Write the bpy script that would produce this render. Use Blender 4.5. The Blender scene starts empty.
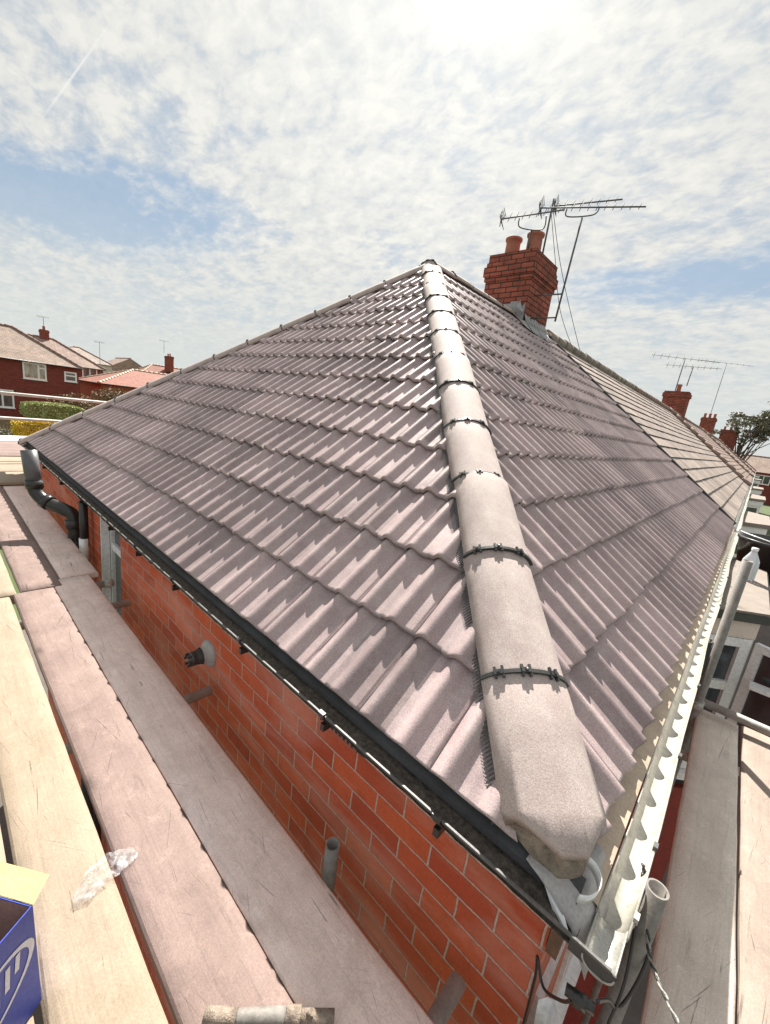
import bpy, bmesh, math, random
from mathutils import Vector, Matrix, noise
random.seed(7)
C = bpy.context.scene.collection
R = math.radians
V3 = Vector

# ---------------------------------------------------------------- helpers
def tag(o, label=None, cat=None, group=None, kind=None):
    if label: o['label'] = label
    if cat: o['category'] = cat
    if group: o['group'] = group
    if kind: o['kind'] = kind
    return o

def thing(name, label, cat, loc=(0, 0, 0), group=None):
    o = bpy.data.objects.new(name, None)
    o.empty_display_size = .1
    C.objects.link(o); o.location = loc
    return tag(o, label, cat, group)

def worldloc(o):
    p = V3((0, 0, 0))
    while o is not None:
        p += V3(o.location); o = o.parent
    return p

class MB:
    """collects faces of one mesh, authored in world coordinates"""
    def __init__(s):
        s.v = []; s.f = []; s.uv = []; s.sm = []; s.mi = []
    def vert(s, p):
        s.v.append(tuple(p)); return len(s.v) - 1
    def face(s, idx, uv=None, smooth=False, mi=0):
        s.f.append(tuple(idx)); s.uv.append(uv); s.sm.append(smooth); s.mi.append(mi)
    def poly(s, pts, uv=None, smooth=False, mi=0):
        s.face([s.vert(p) for p in pts], uv, smooth, mi)
    def box(s, a, b, mi=0, M=None):
        x0, y0, z0 = [min(a[i], b[i]) for i in range(3)]; x1, y1, z1 = [max(a[i], b[i]) for i in range(3)]
        P = [(x0,y0,z0),(x1,y0,z0),(x1,y1,z0),(x0,y1,z0),(x0,y0,z1),(x1,y0,z1),(x1,y1,z1),(x0,y1,z1)]
        if M is not None: P = [tuple(M @ V3(p)) for p in P]
        i = [s.vert(p) for p in P]
        for q in ((0,3,2,1),(4,5,6,7),(0,1,5,4),(1,2,6,5),(2,3,7,6),(3,0,4,7)):
            s.face([i[k] for k in q], None, False, mi)
    def uvbox(s, a, b, mi=0):
        """axis-aligned box with metric wall uvs"""
        x0, y0, z0 = [min(a[i], b[i]) for i in range(3)]; x1, y1, z1 = [max(a[i], b[i]) for i in range(3)]
        def q(pts, f): s.poly(pts, [f(p) for p in pts], False, mi)
        fx = lambda p: (p[0], p[2]); fy = lambda p: (p[1] + .1125, p[2]); fz = lambda p: (p[0], p[1])
        q([(x0,y0,z0),(x1,y0,z0),(x1,y0,z1),(x0,y0,z1)], fx)
        q([(x1,y1,z0),(x0,y1,z0),(x0,y1,z1),(x1,y1,z1)], fx)
        q([(x1,y0,z0),(x1,y1,z0),(x1,y1,z1),(x1,y0,z1)], fy)
        q([(x0,y1,z0),(x0,y0,z0),(x0,y0,z1),(x0,y1,z1)], fy)
        q([(x0,y0,z1),(x1,y0,z1),(x1,y1,z1),(x0,y1,z1)], fz)
        q([(x0,y1,z0),(x1,y1,z0),(x1,y0,z0),(x0,y0,z0)], fz)
    def tube(s, pts, r, n=10, r2=None, cap=True, hollow=0, smooth=True, mi=0):
        pts = [V3(p) for p in pts]; L = len(pts)
        rings = []
        up = V3((0, 0, 1))
        d0 = (pts[1] - pts[0]).normalized()
        if abs(d0.z) > .9: up = V3((1, 0, 0))
        prev = d0.cross(up).normalized()
        for k, p in enumerate(pts):
            d = (pts[min(k+1, L-1)] - pts[max(k-1, 0)]).normalized()
            a = (prev - d * prev.dot(d)).normalized(); b = d.cross(a); prev = a
            rr = r if r2 is None else r + (r2 - r) * k / (L - 1)
            rings.append((p, a, b, rr))
        def make(shrink):
            out = []
            for p, a, b, rr in rings:
                out.append([s.vert(p + (a * math.cos(t) + b * math.sin(t)) * (rr - shrink)) for t in [2*math.pi*j/n for j in range(n)]])
            return out
        o = make(0)
        for k in range(L-1):
            for j in range(n):
                j2 = (j+1) % n
                s.face((o[k][j], o[k][j2], o[k+1][j2], o[k+1][j]), None, smooth, mi)
        if hollow:
            i = make(hollow)
            for k in range(L-1):
                for j in range(n):
                    j2 = (j+1) % n
                    s.face((i[k][j2], i[k][j], i[k+1][j], i[k+1][j2]), None, smooth, mi)
            for j in range(n):
                j2 = (j+1) % n
                s.face((o[0][j2], o[0][j], i[0][j], i[0][j2]), None, False, mi)
                s.face((o[-1][j], o[-1][j2], i[-1][j2], i[-1][j]), None, False, mi)
        elif cap:
            s.face(o[0][::-1], None, False, mi); s.face(o[-1], None, False, mi)
    def lathe(s, c, prof, n=20, mi=0, smooth=True):
        """prof: list of (radius, height) about the vertical through c"""
        rings = []
        for r, h in prof:
            rings.append([s.vert((c[0] + r*math.cos(2*math.pi*j/n), c[1] + r*math.sin(2*math.pi*j/n), c[2] + h)) for j in range(n)])
        for k in range(len(rings)-1):
            for j in range(n):
                j2 = (j+1) % n
                s.face((rings[k][j], rings[k][j2], rings[k+1][j2], rings[k+1][j]), None, smooth, mi)
    def sweep(s, prof, place, ts, close=False, smooth=True, mi=0, uvf=None):
        """prof: 2d points; place(a, b, t) -> world point"""
        n = len(prof); rows = []
        for t in ts: rows.append([s.vert(place(a, b, t)) for a, b in prof])
        m = n if close else n-1
        for k in range(len(rows)-1):
            for j in range(m):
                j2 = (j+1) % n
                s.face((rows[k][j], rows[k][j2], rows[k+1][j2], rows[k+1][j]), None, smooth, mi)
        if close:
            s.face(rows[0][::-1], None, False, mi); s.face(rows[-1], None, False, mi)
    def build(s, name, mats, parent=None, recalc=True, local=False, bevel=0):
        me = bpy.data.meshes.new(name)
        off = V3((0, 0, 0)) if (parent is None or local) else worldloc(parent)
        me.from_pydata([tuple(V3(p) - off) for p in s.v], [], s.f)
        if not isinstance(mats, (list, tuple)): mats = [mats]
        for m in mats: me.materials.append(m)
        if any(u is not None for u in s.uv):
            ul = me.uv_layers.new(name='UVMap')
            k = 0
            for fi, f in enumerate(s.f):
                u = s.uv[fi]
                for j in range(len(f)):
                    if u is not None: ul.data[k].uv = u[j]
                    k += 1
        me.polygons.foreach_set('use_smooth', s.sm)
        me.polygons.foreach_set('material_index', s.mi)
        if recalc:
            bm = bmesh.new(); bm.from_mesh(me)
            bmesh.ops.recalc_face_normals(bm, faces=bm.faces); bm.to_mesh(me); bm.free()
        me.update()
        o = bpy.data.objects.new(name, me); C.objects.link(o)
        if parent is not None: o.parent = parent
        if bevel:
            md = o.modifiers.new('bevel', 'BEVEL'); md.width = bevel; md.segments = 2; md.limit_method = 'ANGLE'
        return o

def copy_obj(o, parent):
    c = o.copy(); C.objects.link(c); c.parent = parent; return c

# ---------------------------------------------------------------- materials
def newmat(name):
    m = bpy.data.materials.new(name); m.use_nodes = True
    nt = m.node_tree; b = nt.nodes['Principled BSDF']
    return m, nt, b
class N:
    def __init__(s, nt): s.nt = nt; s.co = None
    def new(s, t, **kw):
        n = s.nt.nodes.new(t)
        for k, v in kw.items():
            if k[0] == '_': setattr(n, k[1:], v)
            else: n.inputs[k.replace('__', ' ')].default_value = v
        return n
    def link(s, a, b): s.nt.links.new(a, b)
    def coord(s, kind='Object', scale=(1,1,1), rot=(0,0,0), rnd=False):
        t = s.new('ShaderNodeTexCoord'); src = t.outputs[kind]
        if rnd:
            oi = s.new('ShaderNodeObjectInfo'); mu = s.new('ShaderNodeMath', _operation='MULTIPLY'); mu.inputs[1].default_value = 37.
            s.link(oi.outputs['Random'], mu.inputs[0])
            va = s.new('ShaderNodeVectorMath', _operation='ADD'); s.link(src, va.inputs[0]); s.link(mu.outputs[0], va.inputs[1]); src = va.outputs[0]
        mp = s.new('ShaderNodeMapping'); mp.inputs['Scale'].default_value = scale; mp.inputs['Rotation'].default_value = rot
        s.link(src, mp.inputs[0]); return mp.outputs[0]
    def noise(s, co, scale, detail=4, rough=.55, dist=0):
        n = s.new('ShaderNodeTexNoise'); n.inputs['Scale'].default_value = scale; n.inputs['Detail'].default_value = detail
        n.inputs['Roughness'].default_value = rough; n.inputs['Distortion'].default_value = dist
        s.link(co, n.inputs['Vector']); return n.outputs['Fac']
    def ramp(s, fac, stops):
        r = s.new('ShaderNodeValToRGB'); e = r.color_ramp.elements
        while len(e) < len(stops): e.new(.5)
        for k, (p, c) in enumerate(stops):
            e[k].position = p; e[k].color = (c if len(c) == 4 else (*c, 1)) if not isinstance(c, (int, float)) else (c, c, c, 1)
        s.link(fac, r.inputs[0]); return r.outputs[0]
    def mix(s, fac, a, b, mode='MIX'):
        m = s.new('ShaderNodeMix', _data_type='RGBA', _blend_type=mode)
        if isinstance(fac, (int, float)): m.inputs[0].default_value = fac
        else: s.link(fac, m.inputs[0])
        for sock, x in ((m.inputs[6], a), (m.inputs[7], b)):
            if isinstance(x, (tuple, list)): sock.default_value = (*x, 1) if len(x) == 3 else x
            else: s.link(x, sock)
        return m.outputs[2]
    def math(s, op, a, b=None, c=None):
        m = s.new('ShaderNodeMath', _operation=op)
        for i, x in enumerate((a, b, c)):
            if x is None: continue
            if isinstance(x, (int, float)): m.inputs[i].default_value = x
            else: s.link(x, m.inputs[i])
        return m.outputs[0]
    def bump(s, h, dist=.002, strength=1., prev=None):
        b = s.new('ShaderNodeBump'); b.inputs['Distance'].default_value = dist; b.inputs['Strength'].default_value = strength
        s.link(h, b.inputs['Height'])
        if prev is not None: s.link(prev, b.inputs['Normal'])
        return b.outputs[0]

def simple(name, col, col2=None, rough=.6, scale=6, grain=120, bump=.0006, metal=0, spec=.5, blot=.5, rnd=False):
    m, nt, b = newmat(name); n = N(nt)
    co = n.coord('Object', rnd=rnd)
    col2 = col2 or tuple(c*.72 for c in col)
    f = n.ramp(n.noise(co, scale, 7, .65), [(.5-blot*.35, 0), (.5+blot*.35, 1)])
    c = n.mix(f, col2, col)
    g = n.noise(co, grain, 3, .6)
    c = n.mix(.35, c, n.mix(1., c, n.ramp(g, [(.3, .55), (.7, 1.35)]), 'MULTIPLY'))
    n.link(c, b.inputs['Base Color'])
    b.inputs['Roughness'].default_value = rough; b.inputs['Metallic'].default_value = metal
    b.inputs['Specular IOR Level'].default_value = spec
    n.link(n.bump(g, bump), b.inputs['Normal'])
    rr = n.math('MULTIPLY_ADD', f, .15, rough-.07); n.link(rr, b.inputs['Roughness'])
    return m

def tile_mat(name, col, col2, vary=.16, rough=.5, gw=.3, gh=.3457, speck=.0, joints=False, offset=0.0, light=(.5,.45,.38)):
    m, nt, b = newmat(name); n = N(nt)
    uv = n.new('ShaderNodeTexCoord').outputs['UV']
    dv = n.new('ShaderNodeVectorMath', _operation='DIVIDE'); n.link(uv, dv.inputs[0]); dv.inputs[1].default_value = (gw, gh, 1)
    fl = n.new('ShaderNodeVectorMath', _operation='FLOOR'); n.link(dv.outputs[0], fl.inputs[0])
    wn = n.new('ShaderNodeTexWhiteNoise', _noise_dimensions='2D'); n.link(fl.outputs[0], wn.inputs['Vector'])
    co = n.coord('Object')
    big = n.noise(co, 1.1, 5, .6); mid = n.noise(co, 9, 6, .65); fine = n.noise(co, 260, 3, .7)
    c = n.mix(n.ramp(big, [(.35, 0), (.68, 1)]), col2, col)
    c = n.mix(n.ramp(mid, [(.42, 0.), (.75, .55)]), c, light)
    c = n.mix(1., c, n.ramp(wn.outputs['Value'], [(0, 1-vary), (1, 1+vary*.6)]), 'MULTIPLY')
    c = n.mix(.6, c, n.mix(1., c, n.ramp(fine, [(.32, .5), (.68, 1.45)]), 'MULTIPLY'))
    if speck:
        sp = n.noise(co, 22, 8, .8)
        c = n.mix(n.ramp(sp, [(.52, 0), (.64, speck)]), c, light)
    h = fine
    if joints:
        br = n.new('ShaderNodeTexBrick'); n.link(uv, br.inputs['Vector'])
        br.inputs['Scale'].default_value = 1; br.inputs['Brick Width'].default_value = gw; br.inputs['Row Height'].default_value = gh
        br.inputs['Mortar Size'].default_value = .008; br.inputs['Mortar Smooth'].default_value = .2; br.offset = offset
        c = n.mix(br.outputs['Fac'], c, tuple(x*.25 for x in col2))
    n.link(c, b.inputs['Base Color'])
    n.link(n.math('MULTIPLY_ADD', mid, .25, rough-.12), b.inputs['Roughness'])
    b.inputs['Specular IOR Level'].default_value = .5
    n.link(n.bump(fine, .0009, .8, n.bump(mid, .002, .5)), b.inputs['Normal'])
    return m

def brick_mat(name, c1, c2, mortar, ms=.0042, reflected_haze=False, rough=.6, soot=None):
    m, nt, b = newmat(name); n = N(nt)
    uv = n.new('ShaderNodeTexCoord').outputs['UV']
    co = n.coord('Object')
    # wobble the joints a little
    wob = n.new('ShaderNodeTexNoise'); wob.inputs['Scale'].default_value = 14; wob.inputs['Detail'].default_value = 3; n.link(co, wob.inputs['Vector'])
    sc = n.new('ShaderNodeVectorMath', _operation='SCALE'); sub = n.new('ShaderNodeVectorMath', _operation='SUBTRACT')
    n.link(wob.outputs['Color'], sub.inputs[0]); sub.inputs[1].default_value = (.5, .5, .5)
    n.link(sub.outputs[0], sc.inputs[0]); sc.inputs['Scale'].default_value = .008
    ad = n.new('ShaderNodeVectorMath', _operation='ADD'); n.link(uv, ad.inputs[0]); n.link(sc.outputs[0], ad.inputs[1])
    br = n.new('ShaderNodeTexBrick'); n.link(ad.outputs[0], br.inputs['Vector'])
    br.inputs['Scale'].default_value = 1; br.inputs['Brick Width'].default_value = .228; br.inputs['Row Height'].default_value = .0845
    br.inputs['Mortar Size'].default_value = ms; br.inputs['Mortar Smooth'].default_value = .3; br.inputs['Bias'].default_value = 0
    br.inputs['Color1'].default_value = (0, 0, 0, 1); br.inputs['Color2'].default_value = (1, 1, 1, 1); br.inputs['Mortar'].default_value = (.5, .5, .5, 1)
    fine = n.noise(co, 90, 6, .7); mid = n.noise(co, 14, 6, .7); big = n.noise(co, 1.6, 4)
    c = n.mix(n.ramp(br.outputs['Color'], [(.0, 0), (1, 1)]), c1, c2)
    c = n.mix(n.ramp(mid, [(.45, 0), (.8, .55)]), c, tuple(x*.45 for x in c1))
    c = n.mix(n.ramp(fine, [(.3, .35), (.6, 0)]), c, tuple(x*.35 for x in c1))
    mo = n.mix(n.ramp(fine, [(.35, 0), (.65, 1)]), tuple(x*.6 for x in mortar), mortar)
    if reflected_haze:   # reflected light painted into the brick as pale bands, with some lime staining
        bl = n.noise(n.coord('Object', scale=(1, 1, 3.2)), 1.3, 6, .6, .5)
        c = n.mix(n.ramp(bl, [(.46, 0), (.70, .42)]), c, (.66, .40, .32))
    c = n.mix(br.outputs['Fac'], c, mo)
    if soot:
        c = n.mix(n.ramp(n.noise(co, 3.2, 6, .7), [(.42, 0), (.7, soot)]), c, (.05, .035, .03))
    n.link(c, b.inputs['Base Color'])
    n.link(n.math('MULTIPLY_ADD', mid, .2, rough+.1), b.inputs['Roughness']); b.inputs['Specular IOR Level'].default_value = .25
    inv = n.math('MULTIPLY_ADD', br.outputs['Fac'], -1., 1.)
    hh = n.math('ADD', inv, n.math('MULTIPLY', fine, .25))
    n.link(n.bump(n.math('ADD', hh, n.math('MULTIPLY', mid, .5)), .007, 1.), b.inputs['Normal'])
    return m

def wood_mat(name, col, col2, stain=.5, dust=.3):
    m, nt, b = newmat(name); n = N(nt)
    co = n.coord('Object', rnd=True)
    g = n.noise(n.coord('Object', scale=(2.2, 38, 38), rnd=True), 1.6, 7, .7, .35)
    g2 = n.noise(n.coord('Object', scale=(4, 130, 130), rnd=True), 1.4, 3, .6)
    blot = n.noise(co, 5.5, 8, .72, .3)
    fine = n.noise(co, 210, 4, .75)
    c = n.mix(n.ramp(blot, [(.34, 0), (.66, 1)]), col2, col)
    c = n.mix(n.ramp(g, [(.50, 0), (.76, .32)]), c, tuple(x*.55 for x in col2))
    c = n.mix(n.ramp(g2, [(.58, 0), (.72, .2)]), c, tuple(x*.4 for x in col2))
    # dents and scratches at several angles
    for k, (ang, sc, lo) in enumerate(((24, 3.2, .68), (-38, 4.5, .69), (7, 2.0, .675), (62, 6, .70), (-12, 2.2, .68), (3, 1.3, .66))):
        mp2 = n.new('ShaderNodeMapping'); mp2.inputs['Scale'].default_value = (sc, sc*62, 6); n.link(n.coord('Object', rot=(0, 0, R(ang)), rnd=True), mp2.inputs[0])
        s = n.noise(mp2.outputs[0], 1., 2, .5, .12)
        mk = n.ramp(n.noise(n.coord('Object', rnd=True), 3.5 + k, 2), [(.5, 0), (.58, 1)])
        f = n.math('MULTIPLY', n.ramp(s, [(lo+.012, 0), (lo+.04, .6)]), mk)
        c = n.mix(f, c, tuple(x*.22 for x in col2))
    mpk = n.new('ShaderNodeMapping'); mpk.inputs['Scale'].default_value = (1.6, 4.2, .01); n.link(n.coord('Object', rnd=True), mpk.inputs[0])
    vk = n.new('ShaderNodeTexVoronoi'); vk.inputs['Scale'].default_value = 1.; n.link(mpk.outputs[0], vk.inputs['Vector'])
    kd = n.math('ADD', vk.outputs['Distance'], n.math('MULTIPLY_ADD', fine, .03, -.015))
    c = n.mix(n.ramp(kd, [(.035, .6), (.06, .25), (.11, 0)]), c, tuple(x*.35 for x in col2))
    st = n.noise(n.coord('Object', scale=(1, 4.5, 4), rnd=True), 3.1, 8, .75, .8)
    c = n.mix(n.ramp(st, [(.58, 0), (.72, stain)]), c, tuple(x*.35 for x in col2))
    du = n.noise(co, 17, 8, .8)
    c = n.mix(n.ramp(du, [(.55, 0), (.68, dust)]), c, tuple(min(1, x*1.35) for x in col))
    c = n.mix(.5, c, n.mix(1., c, n.ramp(fine, [(.3, .62), (.7, 1.3)]), 'MULTIPLY'))
    n.link(c, b.inputs['Base Color']); b.inputs['Roughness'].default_value = .75; b.inputs['Specular IOR Level'].default_value = .3
    h = n.math('ADD', n.math('MULTIPLY', g, .8), n.math('MULTIPLY', fine, .35))
    n.link(n.bump(h, .0018, .9), b.inputs['Normal'])
    return m

def glass_mat(name, col=(.03, .035, .04)):
    m, nt, b = newmat(name); n = N(nt)
    co = n.coord('Object', scale=(1, 1, .35))
    c = n.mix(n.ramp(n.noise(co, 3, 3), [(.4, 0), (.6, 1)]), col, tuple(x*2.5 + .01 for x in col))
    n.link(c, b.inputs['Base Color']); b.inputs['Roughness'].default_value = .04; b.inputs['Specular IOR Level'].default_value = .9
    return m

def leaf_mat(name, col, col2):
    m, nt, b = newmat(name); n = N(nt)
    c = n.mix(n.ramp(n.noise(n.coord('Object'), 2.4, 5, .7), [(.35, 0), (.65, 1)]), col, col2)
    n.link(c, b.inputs['Base Color']); b.inputs['Roughness'].default_value = .6
    b.inputs['Subsurface Weight'].default_value = 0
    return m

MAT = {}
MAT['tile'] = tile_mat('mauve_concrete', (.395, .302, .300), (.295, .222, .226), light=(.50, .42, .40), rough=.38, vary=.26, speck=.12)
MAT['cap'] = tile_mat('hip_concrete', (.425, .34, .32), (.31, .245, .23), light=(.53, .465, .435), speck=.25, gw=99, gh=99, rough=.78)
MAT['old_tile'] = tile_mat('old_flat_tile', (.34, .265, .225), (.22, .17, .145), light=(.48, .40, .355), vary=.3, gw=.33, gh=.29, joints=True, rough=.75, speck=.45)
MAT['old_tile_b'] = tile_mat('brown_weathered_tile', (.33, .225, .185), (.22, .145, .12), light=(.42, .33, .27), vary=.25, gw=.33, gh=.3, joints=True, rough=.8, speck=.2)
MAT['far_tile'] = tile_mat('pinkish_plain_tile', (.33, .235, .19), (.22, .155, .125), light=(.40, .32, .26), vary=.2, gw=.25, gh=.2, joints=True, offset=.5, rough=.8, speck=.25)
MAT['far_tile_red'] = tile_mat('red_plain_tile', (.33, .11, .07), (.22, .07, .05), light=(.40, .22, .16), vary=.2, gw=.25, gh=.2, joints=True, offset=.5, rough=.8, speck=.1)
MAT['brick'] = brick_mat('smooth_red_brick', (.62, .128, .050), (.44, .075, .035), (.62, .42, .34), reflected_haze=True)
MAT['brick_chim'] = brick_mat('sooty_chimney_brick', (.42, .13, .09), (.30, .085, .06), (.07, .045, .04), soot=.6, rough=.8, ms=.009)
MAT['brick_far'] = brick_mat('dark_red_brick', (.26, .06, .045), (.17, .04, .035), (.28, .16, .13), rough=.8)
MAT['brick_orange'] = brick_mat('orange_brick', (.42, .12, .07), (.34, .09, .05), (.36, .2, .15), rough=.8)
MAT['wood_grey'] = wood_mat('weathered_pink_grey_board', (.84, .675, .605), (.64, .50, .44), .55, .35)
MAT['wood_mid'] = wood_mat('weathered_brown_board', (.275, .198, .175), (.20, .142, .125), .55, .5)
MAT['wood_cream'] = wood_mat('pale_new_board', (.35, .275, .205), (.28, .22, .16), .3, .3)
MAT['wood_right'] = wood_mat('dusty_grey_board', (.70, .61, .53), (.55, .47, .405), .6, .4)
MAT['wood_right_b'] = wood_mat('pale_dusty_board', (.33, .265, .225), (.26, .205, .17), .25, .4)
MAT['black'] = simple('black_plastic', (.018, .018, .02), (.03, .028, .026), rough=.32, bump=.0002)
MAT['black_matt'] = simple('black_felt', (.02, .02, .022), (.045, .04, .036), rough=.7)
MAT['dull_black'] = simple('worn_black_plastic', (.035, .037, .04), (.055, .055, .052), rough=.4, bump=.0003)
MAT['grey_plastic'] = simple('grey_plastic', (.12, .12, .13), (.085, .085, .09), rough=.38, bump=.0002)
MAT['white'] = simple('white_upvc', (.80, .80, .80), (.76, .76, .765), rough=.3, bump=.0001, grain=40)
MAT['cream_gutter'] = simple('aged_white_gutter', (.50, .475, .42), (.36, .34, .29), rough=.28, bump=.0002, scale=22)
MAT['lip'] = simple('worn_gutter_lip', (.13, .125, .12), (.07, .07, .068), rough=.5, scale=30)
MAT['tray_black'] = simple('dusty_black_felt', (.075, .075, .08), (.04, .04, .043), rough=.75)
MAT['aerial'] = simple('weathered_aluminium', (.13, .13, .13), (.07, .07, .07), rough=.6)
MAT['old_tube'] = simple('rusty_grey_tube', (.25, .235, .215), (.15, .13, .115), rough=.65, scale=20)
MAT['ridge_brown'] = simple('brown_ridge_tile', (.30, .20, .165), (.20, .135, .115), rough=.85, scale=3)
MAT['ridge_pale'] = simple('mossy_pale_ridge_tile', (.33, .28, .24), (.17, .145, .12), rough=.9, scale=4)
MAT['silver'] = simple('galvanised_steel', (.50, .49, .47), (.33, .31, .29), rough=.42, metal=.75, scale=18)
MAT['tube'] = simple('scaffold_tube_steel', (.46, .44, .41), (.30, .28, .26), rough=.6, metal=.15, scale=14)
MAT['grey_gutter'] = simple('bare_grey_gutter', (.44, .43, .40), (.28, .27, .24), rough=.28, metal=.3, scale=16)
MAT['soil'] = simple('gutter_grit', (.16, .13, .105), (.04, .034, .028), rough=.95, scale=60, bump=.004, grain=300)
MAT['lead'] = simple('grey_lead', (.36, .355, .365), (.25, .245, .25), rough=.5, scale=14, bump=.002)
MAT['membrane'] = simple('grey_roof_membrane', (.40, .385, .38), (.30, .28, .27), rough=.7, scale=11, bump=.001)
MAT['tray'] = simple('beige_eaves_strip', (.52, .41, .31), (.38, .29, .22), rough=.7, scale=9)
MAT['mortar'] = simple('sandy_mortar', (.36, .29, .23), (.14, .11, .09), rough=.95, scale=40, grain=260, bump=.003)
MAT['terracotta'] = simple('terracotta', (.42, .15, .10), (.28, .09, .065), rough=.7, scale=7)
MAT['glass'] = glass_mat('window_glass')
MAT['curtain_glass'] = glass_mat('curtained_glass', (.16, .155, .13))
MAT['timber'] = simple('old_brown_timber', (.20, .11, .07), (.12, .065, .04), rough=.8, scale=12)
MAT['cream'] = simple('cream_panel', (.68, .58, .52), (.6, .5, .45), rough=.5)
MAT['slab'] = simple('dusty_felt_slab', (.27, .225, .19), (.19, .16, .14), rough=.85, scale=5)
MAT['redpanel'] = simple('dark_red_hung_tile', (.26, .035, .02), (.18, .02, .015), rough=.6, scale=18)
MAT['blue_card'] = simple('blue_printed_card', (.055, .09, .46), (.045, .075, .38), rough=.4, bump=.0001)
MAT['white_print'] = simple('white_print', (.78, .80, .86), (.68, .70, .78), rough=.4, bump=.0001)
MAT['yellow_card'] = simple('buff_card', (.72, .58, .25), (.64, .50, .21), rough=.6)
MAT['brown_card'] = simple('brown_card', (.36, .20, .10), (.28, .155, .08), rough=.7)
MAT['render'] = simple('pale_render', (.62, .56, .5), (.5, .45, .4), rough=.9)
MAT['concrete'] = simple('garden_concrete', (.15, .135, .12), (.09, .08, .07), rough=.9, scale=2)
MAT['asphalt'] = simple('asphalt', (.05, .05, .052), (.035, .035, .037), rough=.9, scale=3)
MAT['grass'] = simple('grass', (.075, .11, .035), (.05, .07, .025), rough=.9, scale=.6)
MAT['leaf_hedge'] = leaf_mat('hedge_leaf', (.28, .31, .10), (.38, .40, .17))
MAT['leaf_yellow'] = leaf_mat('golden_shrub_leaf', (.70, .50, .03), (.50, .36, .03))
MAT['leaf_tree'] = leaf_mat('tree_leaf', (.12, .12, .075), (.19, .175, .12))
MAT['leaf_dry'] = leaf_mat('dry_shrub_leaf', (.25, .15, .08), (.16, .12, .06))
MAT['bark'] = simple('bark', (.12, .09, .07), rough=.9)
MAT['wood_post'] = simple('fence_timber', (.26, .19, .13), (.17, .12, .085), rough=.85)
MAT['rope'] = simple('twisted_rope', (.42, .40, .36), (.1, .1, .09), rough=.8, scale=240)

def film_mat():
    m, nt, b = newmat('crumpled_film'); n = N(nt)
    b.inputs['Base Color'].default_value = (.5, .5, .51, 1); b.inputs['Roughness'].default_value = .3
    b.inputs['Alpha'].default_value = .45
    n.link(n.bump(n.noise(n.coord('Object'), 60, 5, .7), .002, 1.), b.inputs['Normal'])
    n.link(n.ramp(n.noise(n.coord('Object'), 45, 4, .7, 1.5), [(.4, .08), (.7, .6)]), b.inputs['Alpha'])
    return m
MAT['film'] = film_mat()
def bottle_mat():
    m, nt, b = newmat('milky_plastic')
    b.inputs['Base Color'].default_value = (.72, .75, .8, 1); b.inputs['Roughness'].default_value = .2
    b.inputs['Transmission Weight'].default_value = .35; b.inputs['IOR'].default_value = 1.3
    return m
MAT['bottle'] = bottle_mat()

# ---------------------------------------------------------------- roof geometry constants
A = 3.70; TH = 2.935; TAN = TH / A; ANG = math.atan(TAN); CA, SA = math.cos(ANG), math.sin(ANG)
GAUGE = A / CA / 13.993
LEN_Y = 7.59

def hsh(a, b, s=0): return noise.cell(V3((a*1.37+.5, b*2.11+.5, s*3.3+.5)))

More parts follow.
